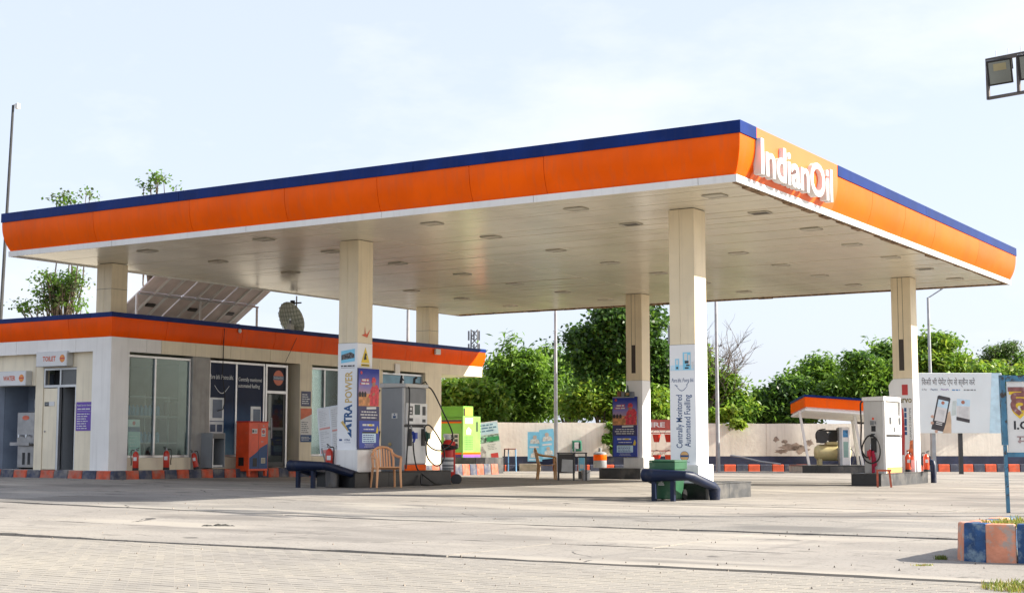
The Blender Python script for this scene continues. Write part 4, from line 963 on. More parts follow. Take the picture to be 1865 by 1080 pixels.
for (ya, yb, za, zb, m) in ((-.30, -.16, 1.26, 1.46, DKGREY), (-.08, .12, 1.27, 1.50, mat('screen_green', (.05, .08, .07), .2)), (.22, .34, 1.26, 1.46, DKGREY), (-.28, -.15, 1.12, 1.19, DKGREY), (.22, .34, 1.10, 1.17, DKGREY), (-.04, .10, 1.06, 1.19, PAPER)):
    MB().box(X + .051, X + .056, ya, yb, za, zb).build('display', m, hd)
MB().box(X + .0565, X + .058, -.27, -.20, 1.37, 1.43).box(X + .0565, X + .058, -.27, -.20, 1.29, 1.33).build('display_digits', PAPER, hd)
MB().box(X, X + .02, -wy + .01, wy - .03, .985, 1.04).build('band', BLACK, d1)
MB().box(X, X + .035, -wy + .03, wy - .02, .16, .98).build('lower_panel', PWHITE, d1, bevel=.008)
MB().box(X, X + .03, -wy + .03, wy - .02, .005, .135).build('base_panel', ORANGE, d1)
for yy, m in ((-.24, mat('nozzle_blue', (.02, .05, .32), .4)), (.27, mat('nozzle_green', (.03, .10, .07), .4))):
    MB().box(X + .036, X + .045, yy - .075, yy + .075, .56, .95).build('holster', BLACK, d1)
    nozzle(d1, (X + .10, yy + .02, .78), PI / 2, m)
MB().box(-.02, .14, -wy - .004, -wy, 1.18, 1.30).build('sticker', PAPER, d1); MB().box(.02, .10, -wy - .006, -wy - .0045, 1.19, 1.24).box(.045, .075, -wy - .006, -wy - .0045, 1.255, 1.29).build('sticker_print', INKB, d1)
MB().lathe([(.04, 0), (.04, .02), (.02, .03)], n=10).build('lock', mat('brass', (.5, .38, .18), .4), d1, loc=(-.06, -wy, .60), rot=(PI / 2, 0, 0))
g_ = MB()
for k_ in range(9): g_.box(-.16, .22, -wy - .003, -wy, .12 + k_ * .025, .13 + k_ * .025)
g_.build('vent', MIDGREY, d1)
hose(d1, [(X + .03, -wy + .10, 1.9), (X + .10, -wy + .07, 1.8), (X + .09, -wy + .07, 1.3), (X + .08, -wy + .04, .7), (X + .07, -wy + .0, .05)])
hose(d1, [(X + .0, wy - .05, 1.92), (X + .10, wy + .1, 1.85), (X + .22, wy + .38, 1.35), (X + .3, wy + .66, .85), (X + .3, wy + .58, .60), (X + .24, wy + .2, .45), (X + .16, wy - .15, .60), (X + .14, wy - .25, .95), (X + .16, wy - .05, 1.02), (X + .22, wy + .3, .65), (X + .24, wy + .42, .3), (X + .22, wy + .15, .10), (X + .14, wy - .12, .3), (X + .12, wy - .15, .64)])
hose(d1, [(X + .11, -.22, .66), (X + .13, -.2, .35), (X + .16, -.12, .05), (X + .22, .05, -.10), (X + .42, .2, -.29), (X + .55, .28, -.31), (X + .5, .0, -.315), (X + .55, -.25, -.315), (X + .45, -.35, -.31), (X + .32, -.2, -.28), (X + .25, -.1, -.1)])
hose(d1, [(-wx - .03, -wy - .01, 1.84), (-wx - .09, -wy - .03, 1.7), (-wx - .08, -wy - .03, 1.45)], .02)
hose(d1, [(-wx - .02, -wy - .02, .9), (-wx - .06, -wy - .03, .6), (-wx - .1, -wy - .03, .35)], .02)
MB().tube([(-.08, -.02, 1.99), (-.06, -.02, 2.09), (.0, -.02, 2.06), (-.06, -.02, 2.12), (-.04, -.02, 2.18)], .025, 6).tube([(.25, .05, 1.97), (.27, .05, 2.10), (.33, .05, 2.12)], .03, 6).tube([(.27, .0, 2.0), (.28, .3, 1.98), (.3, .44, 2.04), (.32, .5, 1.96)], .014, 6).build('cable_hook', BLACK, d1)
# white one
d2 = thing('fuel_dispenser', 'white fuel dispenser with a looped hose and a red cloth at the right-hand column', 'fuel pump', (-11.995, 36.69, .31), group='fuel dispensers')
wx, wy = .245, .66; X = wx
MB().box(-wx, wx, -wy, wy, 0, 1.80).build('cabinet', PGREY, d2, bevel=.008)
MB().hexa([(-wx - .03, -wy - .03, 1.805), (wx + .05, -wy - .03, 1.805), (wx + .05, wy + .03, 1.805), (-wx - .03, wy + .03, 1.805), (-wx - .03, -wy - .03, 1.90), (wx + .05, -wy - .03, 1.92), (wx + .05, wy + .03, 1.92), (-wx - .03, wy + .03, 1.90)]).build('top_cap', PWHITE, d2, bevel=.008)
MB().box(X, X + .008, -wy + .07, wy - .06, 1.46, 1.80).build('upper_recess', mat('recess_grey', (.33, .32, .30), .5), d2)
MB().box(X, X + .06, -wy, -wy + .06, 0, 1.80).box(X, X + .06, wy - .05, wy, 1.44, 1.80).build('corner_post', PWHITE, d2)
hd = MB().box(X, X + .07, -wy + .065, wy - .02, .96, 1.45).build('display_head', PWHITE, d2, bevel=.01)
for (ya, yb, za, zb) in ((-.36, -.18, 1.22, 1.40), (.38, .56, 1.22, 1.40), (-.32, -.22, 1.13, 1.17), (.42, .50, 1.13, 1.17), (-.04, .08, 1.03, 1.15)):
    MB().box(X + .071, X + .076, ya, yb, za, zb).build('display', DKGREY if za > 1.2 or za < 1.1 else MIDGREY, hd)
MB().box(X, X + .02, -wy + .065, wy - .02, .91, .955).build('band', BLACK, d2)
MB().box(X, X + .055, -wy + .065, wy - .02, .14, .90).build('lower_panel', PWHITE, d2, bevel=.01)
o = rows(d2, .28, .52, -.03, .03, 1, GOLD, .0, 33, frac=(1, 1), fill=.7); o.location = (X + .0565, 0, 0); o.rotation_euler = (Euler((PI / 2, 0, PI / 2)).to_matrix() @ Matrix.Rotation(PI / 2, 3, 'Z')).to_euler()
MB().box(X, X + .05, -wy + .065, wy - .02, .005, .13).build('base_panel', mat('faded_orange', (.78, .30, .10), .45), d2)
Y = -wy
MB().lathe([(.03, 0), (.03, .008)], n=12).build('badge', ORED, d2, loc=(0, Y, 1.36), rot=(PI / 2, 0, 0))
MB().box(-.08, .02, Y - .006, Y, 1.20, 1.31).box(.035, .075, Y - .006, Y, 1.22, 1.30).build('keypad', MIDGREY, d2)
MB().box(-.05, .06, Y - .008, Y, 1.04, 1.18).build('screen', BLACK, d2); MB().box(-.06, .04, Y - .008, Y, .96, .985).build('card_slot', BLACK, d2)
MB().box(-.06, .075, Y - .03, Y, .52, .88).build('holster', BLACK, d2)
nozzle(d2, (-.07, Y - .09, .48), 0, mat('nozzle_red', (.4, .02, .03), .4))
MB().hexa([(-.03, Y - .12, .0), (.05, Y - .12, .02), (.05, Y - .06, .02), (-.03, Y - .06, .0), (-.03, Y - .12, .55), (.035, Y - .11, .56), (.035, Y - .05, .56), (-.03, Y - .05, .55)]).hexa([(.0, Y - .13, .12), (.10, Y - .11, .2), (.10, Y - .06, .2), (.0, Y - .06, .12), (-.01, Y - .12, .5), (.05, Y - .10, .48), (.05, Y - .05, .48), (-.01, Y - .05, .5)]).build('red_cloth', mat('crimson_cloth', (.33, .01, .04), .8, var=.35, scale=14), d2, bevel=.012)
cp = [(.06, Y - .1, .87), (.02, Y - .13, .95), (-.12, Y - .13, .90), (-.24, Y - .13, .70), (-.26, Y - .13, .50), (-.18, Y - .13, .32), (-.02, Y - .13, .25), (.15, Y - .13, .33), (.21, Y - .13, .55), (.17, Y - .13, .78), (.07, Y - .12, .90), (-.05, Y - .12, .92)]
hose(d2, [(-wx - .01, Y - .02, 1.80), (-wx - .06, Y - .04, 1.7), (-wx - .05, Y - .04, 1.2), (-wx - .07, Y - .05, .7), (-.24, Y - .12, .5), (-.15, Y - .14, .40), (-.06, Y - .12, .42), (-.06, Y - .1, .5)], .02)
hose(d2, cp, .02)
st = thing('barrier_frame', 'small red U shaped pipe frame in front of the white dispenser', 'barrier', grd(1611, 887))
st.rotation_euler.z = YAW - .15
MB().bar((-.16, 0, -.03), (-.16, 0, .40), .045).bar((.16, 0, -.03), (.12, 0, .40), .045).build('leg', mat('faded_red_pipe', (.42, .09, .045), .6, var=.2, scale=6), st)
MB().bar((-.185, 0, .40), (.165, 0, .40), .045).build('crossbar', MATS['faded_red_pipe'], st)

# -------- fire extinguishers
def extinguisher(label, loc, s=1., lean=0., rz=0., group='red fire extinguishers', m=EXT, band=True):
    t_ = thing('fire_extinguisher', label, 'fire extinguisher', loc, rz, group)
    t_.rotation_euler = (0, lean, rz); t_.scale = (s, s, s)
    MB().lathe([(.078, 0), (.085, .02), (.085, .42), (.075, .47), (.045, .51), (.028, .53)], n=18).build('cylinder', m, t_, smooth=True)
    MB().lathe([(.088, 0), (.088, .07)], n=18).build('base_ring', BLACK, t_)
    MB().lathe([(.026, .53), (.026, .57), (.015, .60)], n=10).build('valve', STEEL, t_)
    MB().bar((-.02, 0, .58), (.10, -.02, .63), .022).bar((-.02, 0, .56), (.09, -.02, .575), .02).build('handle', BLACK, t_)
    hose(t_, [(-.03, 0, .56), (-.12, -.02, .55), (-.13, -.02, .40), (-.115, -.02, .22), (-.12, -.03, .14)], .014)
    if band: MB().box(-.045, .045, -.0885, -.07, .27, .37).build('paper_label', PAPER, t_, rot=(0, 0, YAW - rz))
    return t_
extinguisher('red fire extinguisher standing under the left pane of the first shop window', (-26.76, onX(247, 840, -26.76)[1], BZ), .86, 0, .5)
extinguisher('red fire extinguisher with hose out, before the mullion of the first shop window', (-26.76, onX(303, 840, -26.76)[1], BZ), .90, 0, 3.6)
extinguisher('red fire extinguisher leaning beside the open grey cabinet', (-26.76, onX(358, 840, -26.76)[1], BZ), .80, .2, 3.6)
extinguisher('large red fire extinguisher on the island behind the navy rail', (-20.42, 24.92, .43), .95, 0, 3.0)
extinguisher('orange-red fire extinguisher leaning on the white column at the white dispenser', (-11.90, 38.50, .31), .88, 0, 2.4, m=ORED)
extinguisher('orange-red fire extinguisher on the far side of the right-hand white column', (-11.55, 38.95, .31), .88, 0, .4, m=ORED)
tr = thing('wheeled_extinguisher', 'large red wheeled fire extinguisher with coiled hose behind the grey dispenser', 'fire extinguisher', grd(816, 880), YAW)
MB().lathe([(.12, .1), (.14, .14), (.14, .92), (.11, 1.0), (.05, 1.05)], n=20).build('cylinder', RED, tr, smooth=True)
MB().box(.05, .17, -.05, .05, .03, 1.0).build('frame', RED, tr, bevel=.01)
MB().lathe([(.1425, .28), (.1425, .62)], n=20).build('paper_label', PAPER, tr); 
lb = MB()
for z, w in ((.52, .08), (.40, .05), (.33, .07)): lb.lathe([(.1435, z), (.1435, z + .05)], n=20)
lb.build('label_print', MIDGREY, tr)
MB().lathe([(.06, 1.03), (.07, 1.06), (.07, 1.14), (.03, 1.17)], n=10).box(-.12, -.02, -.04, .04, 1.10, 1.18).build('valve_head', PAPER, tr, bevel=.006)
for k_ in range(3): hose(tr, [(.19 * math.cos(a) + .03, .19 * math.sin(a), .90 - k_ * .035 + .02 * math.sin(a * 2 + k_)) for a in np.linspace(0, 2 * PI, 12)], .02)
for y in (-.16, .16): MB().tube([(.2, y - .025, .1), (.2, y + .025, .1)], .125, 18).build('wheel', mat('tyre', (.05, .05, .055), .7), tr)
MB().tube([(-.1, -.1, 1.0), (-.1, .1, 1.0), (.14, .1, 1.08), (.14, -.1, 1.08)], .014, 6).build('push_handle', DKGREY, tr)

# -------- posters, boards and bins at the islands
def big_poster(label, w, h, loc, a, tilt=0., dark=False):
    p = panel('advert_board', w, h, POSTN, loc, a, tilt, t=.03); props(p, label, 'poster', 'blue advert boards with a figure in red')
    sx, sy = w / .72, h / 1.77
    def S(pts): return [(x * sx, y * sy) for x, y in pts]
    sky_ = MB().poly(S([(-.355, .94), (.355, .94), (.355, 1.765), (-.355, 1.765)]), .002).build('picture_sky', gradient('poster_sky', (.60, .36, .30), (.03, .05, .30), 1.15, 1.72, axis=1, cmid=(.22, .20, .48)), p)
    MB().poly(S([(-.355, .94), (.355, .94), (.355, 1.2), (.1, 1.22), (-.355, 1.2)]), .003).build('picture_sand', SAND, p)
    c = MB()
    for x in (-.31, -.22, -.13): c.poly(S([(x - .035, 1.14), (x + .035, 1.14), (x + .045, 1.22), (x, 1.27), (x - .04, 1.22)]), .004)
    c.build('camel_silhouette', INK, p)
    MB().poly(S([(.02, .95), (.32, .95), (.345, 1.32), (.28, 1.42), (.12, 1.40), (.05, 1.30)]), .005).poly(S([(-.02, 1.12), (.1, 1.12), (.1, 1.2), (.0, 1.2)]), .0055).build('figure_robe', PINK, p)
    MB().poly(S([(.11, 1.38), (.21, 1.38), (.22, 1.48), (.17, 1.53), (.11, 1.48)]), .006).poly(S([(.12, 1.16), (.2, 1.2), (.18, 1.26), (.11, 1.2)]), .006).build('figure_skin', SKIN, p)
    MB().poly(S([(.08, 1.46), (.12, 1.45), (.17, 1.48), (.22, 1.46), (.24, 1.52), (.19, 1.585), (.11, 1.57)]), .007).build('figure_turban', PINK, p)
    MB().poly(S([(-.30, 1.40), (.02, 1.42), (.02, 1.47), (-.30, 1.45)]), .004).poly(S([(-.26, 1.47), (.0, 1.49), (.0, 1.55), (-.26, 1.53)]), .004).build('headline_band', mat('headline_red', (.55, .03, .04), .4), p)
    rows(p, -.24 * sx, -.02 * sx, 1.47 * sy, 1.55 * sy, 1, PAPER, .0055, 34, frac=(1, 1), fill=.5); rows(p, -.27 * sx, .0, 1.40 * sy, 1.47 * sy, 1, PAPER, .0055, 35, frac=(1, 1), fill=.5)
    MB().disc(-.26 * sx, 1.67 * sy, .035 * sx, .004).build('small_emblem', INKR, p)
    MB().poly(S([(-.08, .87), (.25, .88), (.25, .93), (-.08, .92)]), .003).build('white_strip', PAPER, p)
    rows(p, -.30 * sx, .30 * sx, .66 * sy, .85 * sy, 3, PAPER, .003, 4, frac=(.8, 1), center=True, fill=.4)
    MB().poly(S([(-.33, .02), (.355, .02), (.355, .62), (-.33, .62)]), .002).build('lower_field', POSTB, p)
    rows(p, -.22 * sx, .2 * sx, .49 * sy, .56 * sy, 1, PAPER, .004, 14, frac=(.95, 1), fill=.6); MB().poly(S([(-.0, .505), (.12, .505), (.12, .545), (.0, .545)]), .0045).build('yellow_word', YELL, p)
    rows(p, -.18 * sx, .2 * sx, .41 * sy, .46 * sy, 1, PAPER, .004, 15, frac=(.95, 1))
    MB().poly(S([(.24, .36), (.30, .34), (.33, .42), (.29, .52), (.26, .44)]), .004).build('yellow_figure', YELL, p)
    MB().poly(S([(-.23, .14), (.24, .14), (.24, .38), (-.23, .38)]), .004).build('price_table', LTBLUE, p)
    tb = MB()
    tb.poly(S([(-.23, .345), (.24, .345), (.24, .38), (-.23, .38)]), .005)
    tb.build('table_head', INK, p)
    rows(p, -.2 * sx, .2 * sx, .15 * sy, .33 * sy, 4, POSTB, .0052, 16, frac=(.85, 1), fill=.4); rows(p, -.18 * sx, .2 * sx, .04 * sy, .12 * sy, 3, PAPER, .004, 17, frac=(.7, .95), center=True, fill=.3)
    return p
big_poster('tall blue advert board on the plinth of the front column beside the grey dispenser', .74, 1.75, (CB + .43, 25.36, .92), PI / 2, .01)
pe = big_poster('tall dark blue advert board leaning on the back column', .80, 1.78, (-20.36, 38.52, .66), .06, .02)
pb = props(thing('price_board', 'white paper board with columns of small print on a stand left of the front column', 'notice board', (-20.95, 25.75, .42), .25), None)
pb.rotation_euler = (0, -.15, .25)
bd = MB().box(-.30, .30, -.012, .012, .42, 1.46).build('board', PAPER, pb); bd.rotation_euler = (-.12, 0, 0)
MB().box(-.305, -.285, -.02, .02, .40, 1.48).box(.285, .305, -.02, .02, .40, 1.48).box(-.285, .285, -.02, .02, 1.46, 1.48).box(-.285, .285, -.02, .02, .40, .42).box(-.01, .01, -.016, .016, .42, 1.46).build('board_frame', ALU, pb, rot=(-.12, 0, 0))
for x in (-.2, .18): MB().bar((x, .12, 0), (x, -.08, .55), .025).build('leg', GALV, pb)
for q_ in ((-.28, -.02, -.0145, -.0135, .44, .52), (-.28, -.02, -.0145, -.0135, .98, 1.02), (.03, .28, -.0145, -.0135, .90, .94)): MB().box(*q_).build('red_strip', mat('pale_red_print', (.66, .30, .26), .5), pb, rot=(-.12, 0, 0))
for (x0_, x1_, z0_, z1_, s_) in ((-.27, -.04, 1.06, 1.42, 3), (.04, .27, 1.0, 1.42, 4), (-.27, -.04, .55, .95, 5), (.04, .27, .5, .86, 6)):
    o = rows(pb, x0_, x1_, z0_, z1_, 9, mat('print_grey', (.45, .45, .45), .6), .0, s_, frac=(.3, 1), fill=.25); o.rotation_euler = (PI / 2 - .12, 0, 0); o.location = (0, -.016, 0)
bn = thing('steel_bin', 'stainless steel litter bin under the navy rail left of the plastic chair', 'bin', grd(605, 887))
MB().lathe([(.135, 0), (.14, .02), (.165, .46), (.17, .48), (.15, .48)], n=22).build('body', STEEL, bn, smooth=True)
MB().lathe([(.168, .40), (.172, .41), (.172, .43), (.168, .44)], n=22).build('rim', ALU, bn)
gb = thing('wheelie_bin', 'dark green wheelie bin with white recycling mark behind the front guard rail', 'bin', (-11.98, 24.36, 0), .05)
MB().hexa([(-.20, -.22, .03), (.20, -.22, .03), (.20, .20, .03), (-.20, .20, .03), (-.24, -.27, .62), (.24, -.27, .62), (.24, .26, .62), (-.24, .26, .62)]).build('body', DGREEN, gb, bevel=.02, seg=2)
MB().hexa([(-.255, -.29, .56), (.255, -.29, .56), (.255, .28, .56), (-.255, .28, .56), (-.26, -.295, .70), (.26, -.295, .70), (.26, .285, .70), (-.26, .285, .70)]).build('rim', DGREEN, gb, bevel=.01)
MB().hexa([(-.27, -.31, .702), (.27, -.31, .702), (.27, .30, .702), (-.27, .30, .702), (-.25, -.28, .735), (.25, -.28, .735), (.25, .28, .735), (-.25, .28, .735)]).build('lid', DGREEN, gb, bevel=.008)
for x in (-.2, .2): MB().tube([(x - .03, .24, .10), (x + .03, .24, .10)], .10, 14).build('wheel', BLACK, gb)
MB().tube([(-.2, .30, .68), (-.2, .36, .70), (.2, .36, .70), (.2, .30, .68)], .016, 6).build('handle', DGREEN, gb)
rm = MB()
for k_ in range(3):
    a = 2 * PI * k_ / 3 + .3
    rm.poly([(.055 * math.cos(a + t) * (1 if i < 4 else .62), .40 + .065 * math.sin(a + t) * (1 if i < 4 else .62)) for i, t in enumerate((0, .5, 1.0, 1.5, 1.4, 1.0, .5, .1))])
rm.sheet(-.06, .06, .28, .30).sheet(-.05, .05, .315, .33)
rm.build('recycling_mark', PAPER, gb, loc=(-.02, -.262, 0), rot=(PI / 2 + .075, 0, 0))
# bottles and small cartons on top of the back poster
for k_, (x, m, w) in enumerate(((-20.55, mat('carton_brown', (.22, .10, .05), .6), .10), (-20.42, MIDGREY, .09), (-20.14, mat('carton_grey', (.16, .18, .22), .5), .11))):
    solo(MB().box(-w / 2, w / 2, -.06, .06, 0, .14 + .02 * (k_ == 0)), 'carton', m, ('small brown carton on top of the dark blue advert board', 'small grey carton beside the brown one on the advert board', 'small grey carton right of the bottle on the advert board')[k_], 'carton', loc=(x, 38.585, 2.445), bevel=.004)
bt = thing('bottle', 'green glass bottle standing on top of the dark blue advert board', 'bottle', (-20.28, 38.585, 2.445))
MB().lathe([(.05, 0), (.055, .01), (.055, .14), (.02, .22), (.018, .32), (.02, .33)], n=12).build('glass', mat('bottle_green', (.02, .08, .05), .15), bt, smooth=True)
MB().lathe([(.056, .03), (.056, .12)], n=12).build('paper_label', mat('label_tan', (.4, .26, .1), .5), bt)
solo(MB().box(-.45, .25, -.14, .02, 2.41, 2.440), 'ledge', GALV, 'thin ledge board under the bottles above the back advert board', 'shelf', loc=(-20.30, 38.64, 0))

# -------- cabinets before the shop
gc = thing('metal_cabinet', 'open grey metal cabinet left of the red one by the shop window', 'cabinet', (-26.80, 28.0, BZ))
cw, cd = .2, .23
MB().box(-cw, cw, -cd, -cd + .025, .03, .90).build('side_panel', GREYP, gc); MB().box(-cw, cw, cd - .025, cd, .03, .90).build('side_panel', GREYP, gc)
MB().box(-cw, -cw + .02, -cd + .026, cd - .026, .03, .90).build('back_panel', DKGREY, gc); MB().box(-cw, cw, -cd, cd, .901, .92).build('top', GREYP, gc)
MB().box(-cw, cw, -cd + .026, cd - .026, .03, .06).build('bottom', GREYP, gc)
MB().box(cw - .02, cw, -cd + .03, cd - .03, .78, .90).build('header', mat('cabinet_grey_dull', (.15, .155, .15), .6), gc)
MB().box(cw - .02, cw + .004, -cd, -cd + .035, .03, .78).box(cw - .02, cw + .004, -cd + .035, cd - .09, .06, .10).build('door_rim', PAPER, gc)
rc_ = thing('red_cabinet', 'orange-red steel cabinet with navy corner on the kerb by the shop door', 'cabinet', (-26.48, 29.12, .235))
a, l = .23, .37
H_ = 1.40
MB().box(-a, a, -l, l, .10, H_ - .03).build('body', ORED, rc_, bevel=.01)
MB().box(-a - .01, a + .01, -l - .01, l + .01, H_ - .029, H_).build('top', RED, rc_, bevel=.006)
for (x, y) in ((-a + .05, -l + .05), (a - .05, -l + .05), (-a + .05, l - .05), (a - .05, l - .05)): MB().box(x - .035, x + .035, y - .035, y + .035, -.03, .101).build('leg', ORED, rc_)
fx = lambda mb, n_, m: mb.build(n_, m, rc_, loc=(a + .0015, 0, 0), rot=(PI / 2, 0, PI / 2))
MB().box(a, a + .004, -.003, .003, .16, 1.33).build('door_gap', SEAM, rc_)
fx(MB().poly([(-l + .02, .16), (l - .02, .16), (l - .02, .82), (.06, .70), (-.06, .60), (-l + .02, .44)]), 'navy_corner', INKB)
fx(MB().sheet(-.26, -.06, 1.08, 1.20, .002), 'white_plate', PAPER); fx(MB().sheet(-.25, -.19, 1.11, 1.17, .003).sheet(-.17, -.08, 1.12, 1.135, .003).sheet(-.17, -.1, 1.15, 1.16, .003), 'plate_print', INK)
fx(MB().sheet(.10, .26, 1.0, 1.22, .002), 'white_plate', PAPER); fx(MB().disc(.18, 1.13, .058, .003), 'plate_emblem', ORED); fx(MB().sheet(.12, .24, 1.118, 1.142, .004), 'emblem_band', INKB); fx(MB().sheet(.12, .24, 1.02, 1.04, .003), 'plate_line', INKB)
fx(MB().sheet(.08, .18, .86, .875, .006), 'door_handle', STEEL); fx(MB().sheet(.16, .20, 1.27, 1.30, .003), 'latch', STEEL)
vt = MB()
fx(MB().sheet(.10, .26, .30, .44, .003), 'vent_plate', mat('vent_cream', (.6, .56, .42), .5)); fx(MB().sheet(-.22, -.06, .22, .44, .003), 'dark_vent', BLACK)
for k_ in range(4): vt.sheet(.115, .245, .315 + k_ * .03, .327 + k_ * .03, .004)
fx(vt, 'vent_slot', DKGREY)
MB().box(-.12, .06, -l - .012, -l, .24, .46).build('side_vent', BLACK, rc_)
# small notice propped inside the first window
nt = panel('window_notice', .40, .92, PAPER, (-27.18, 25.66, .72), PI / 2, .06, t=.01); props(nt, 'pale green notice sheet with navy band propped inside the first shop window', 'notice')
MB().sheet(-.19, .19, .02, .62, .002).build('green_field', mat('notice_green', (.42, .58, .54), .5), nt); MB().sheet(-.19, .19, .62, .74, .002).build('navy_band', INKB, nt); MB().disc(0, .83, .05, .002).build('emblem', INKR, nt)
rows(nt, -.16, .16, .08, .56, 6, PAPER, .004, 12, fill=.2)
# ---------------------------------------------------------------- boundary wall, painted kerb and the things along it
WD = 55.6                                        # metres ahead of the camera
def uu(px, d): return (px - 932.5) / F * d
def zz(py, d): return dep(932, py, d / (math.cos(PIT) * 1.0) )[2] if False else CH + (812 - py) / F * d * 1.0
WA = YAW + .10
WLOC = Vector(back(1, WD)) - Matrix.Rotation(WA, 3, 'Z') @ Vector((1, 0, 0))
def bframe(name, label, cat, px, d, z=0., rz=0., group=None):
    """a thing standing at picture column px, d metres ahead; local x to the right, y away"""
    return thing(name, label, cat, back(uu(px, d), d, z), YAW + rz, group)
PLAS = mat('wall_plaster', (.82, .77, .67), .9, var=.07, scale=1.1, bump=.25, bscale=9, dirt=(.60, .54, .46), dirt_scale=.9, dirt_lo=.60, dirt_hi=.76, streak=.18)
BAND = mat('wall_navy_band', (.022, .03, .07), .7, var=.25, scale=3, dirt=(.12, .11, .10), dirt_scale=2.2, dirt_lo=.6, dirt_hi=.75)
wall = bframe('boundary_wall', 'long cream plastered boundary wall with navy painted foot behind the forecourt', 'wall', 932.5, WD)
wall.location = WLOC; wall.rotation_euler.z = WA
rnd = random.Random(4)
xs_ = np.linspace(-14, 30, 89); b = MB(); v = []
for i, x in enumerate(xs_):
    h = 1.90 - .0022 * (x + 14) + rnd.uniform(-.012, .012); v += [(x, -.1, .60), (x, .1, .60), (x, .1, h), (x, -.1, h)]
f_ = []
for i in range(len(xs_) - 1):
    for k_ in range(4): f_.append((4 * i + k_, 4 * i + (k_ + 1) % 4, 4 * i + 4 + (k_ + 1) % 4, 4 * i + 4 + k_))
b.add(v, f_); b.build('plaster', PLAS, wall)
MB().box(-14, 30, -.11, .1, -.1, .598).build('painted_foot', BAND, wall)
pat = mat('bare_brickwork', (.36, .285, .225), .95, var=.3, scale=4, bump=.4, bscale=20)
def blob(cx, cz, rx, rz, n, seed, name='fallen_plaster_patch'):
    r_ = random.Random(seed); p_ = [(cx + rx * math.cos(2 * PI * i / n) * r_.uniform(.55, 1.15), cz + rz * math.sin(2 * PI * i / n) * r_.uniform(.5, 1.1)) for i in range(n)]
    o = MB().poly(p_).build(name, pat, wall); o.location = (0, -.104, 0); o.rotation_euler = (PI / 2, 0, 0)
d_ = WD
for px, py, rx, rz, s_ in ((1448, 814, .5, .2, 1), (1466, 818, .35, .2, 2), (1428, 822, .3, .1, 5), (1553, 803, .16, .1, 3), (1482, 806, .2, .16, 4), (1420, 800, .12, .12, 6), (1436, 804, .14, .1, 7)): blob(uu(px, d_), zz(py, d_), rx, rz, 17, s_)
for px in (1100, 1402, 1580): MB().box(uu(px, d_) - .004, uu(px, d_) + .004, -.103, -.09, .6, 1.88).build('wall_crack', pat, wall)
# raised strip and striped kerb at its foot
strip = props(MB().box(-14, 30, -1.25, -.115, -.1, .27).build('verge', DIRT), kind='structure'); strip.location = WLOC; strip.rotation_euler.z = WA; strip['label'] = 'raised earth verge at the foot of the boundary wall'
KR2 = mat('kerb_orange', (.64, .10, .035), .7, var=.15, scale=5, dirt=(.34, .2, .14), dirt_scale=4, dirt_lo=.58, dirt_hi=.75)
KN2 = mat('kerb_slate', (.05, .058, .09), .7, var=.2, scale=5, dirt=(.2, .2, .2), dirt_scale=4, dirt_lo=.55, dirt_hi=.75)
wk = bpy.data.objects.new('kerb', None); COL.objects.link(wk); wk.location = WLOC; wk.rotation_euler.z = WA; props(wk, 'orange and slate striped kerb along the foot of the boundary wall', kind='structure')
x = uu(870, 54); i = 0
STONE = mat('bare_stone', (.50, .43, .30), .85, var=.2, scale=3, bump=.2)
while x < 29:
    px = 932.5 + x / 54.2 * F; L = .46
    if 917 < px < 976:
        m = STONE; L = .80 if px < 950 else .60; y0_ = -1.55; h_ = .34
    else: m = KR2 if i % 2 else KN2; y0_ = -1.40; h_ = .30
    if not (1452 < px < 1572): MB().hexa([(x + .008, y0_, -.1), (x + L - .008, y0_, -.1), (x + L - .008, -1.255, -.1), (x + .008, -1.255, -.1), (x + .008, y0_ + .03, h_), (x + L - .008, y0_ + .03, h_), (x + L - .008, -1.255, h_), (x + .008, -1.255, h_)]).build('kerb_stone', m, wk, bevel=.02)
    x += L; i += 1

# lamp posts
def lamp_post(label, px, d, h, arm=1, bracket=None):
    t_ = bframe('lamp_post', label, 'lamp post', px, d, 0, 0, 'tall grey lamp posts')
    MB().tube([(0, 0, -.1), (0, 0, 1.2), (0, 0, h)], [.085, .075, .05], 12).build('pole', GALV, t_, smooth=True)
    MB().box(-.16, .16, -.16, .16, -.05, .03).build('base_plate', GALV, t_)
    MB().tube([(0, 0, h - .05), (.03, 0, h), (.55 * arm, -.1, h + .34)], .025, 8).build('arm', GALV, t_, smooth=True)
    MB().hexa([(-.1, -.1, 0), (.36, -.1, .05), (.36, .1, .05), (-.1, .1, 0), (-.06, -.06, .07), (.3, -.06, .11), (.3, .06, .11), (-.06, .06, .07)]).build('lamp_head', MIDGREY, t_, loc=(.55 * arm, -.1, h + .31), rot=(0, -.45, 0), bevel=.01)
    if bracket: MB().bar((0, 0, bracket), (.16, 0, bracket), .03).box(.13, .2, -.03, .03, bracket - .03, bracket + .04).build('bracket', MIDGREY, t_)
    return t_
lamp_post('grey lamp post in front of the blue leaning posters', 1012, 54.0, 7.0)
lamp_post('grey lamp post beside the bare tree', 1305.5, 54.0, 7.0, 1, zz(630, 54))
lamp_post('grey lamp post with visible lamp head behind the white billboard', 1694, 56.5, zz(542, 56.5))
lamp_post('grey lamp post rising behind the shop roof', 742.5, 52.0, 7.2)

# lime green machine on its block
gm = thing('green_machine', 'lime green cabinet machine with orange and purple stripes beyond the shop', 'machine', (-27.6, 40.62, .62))
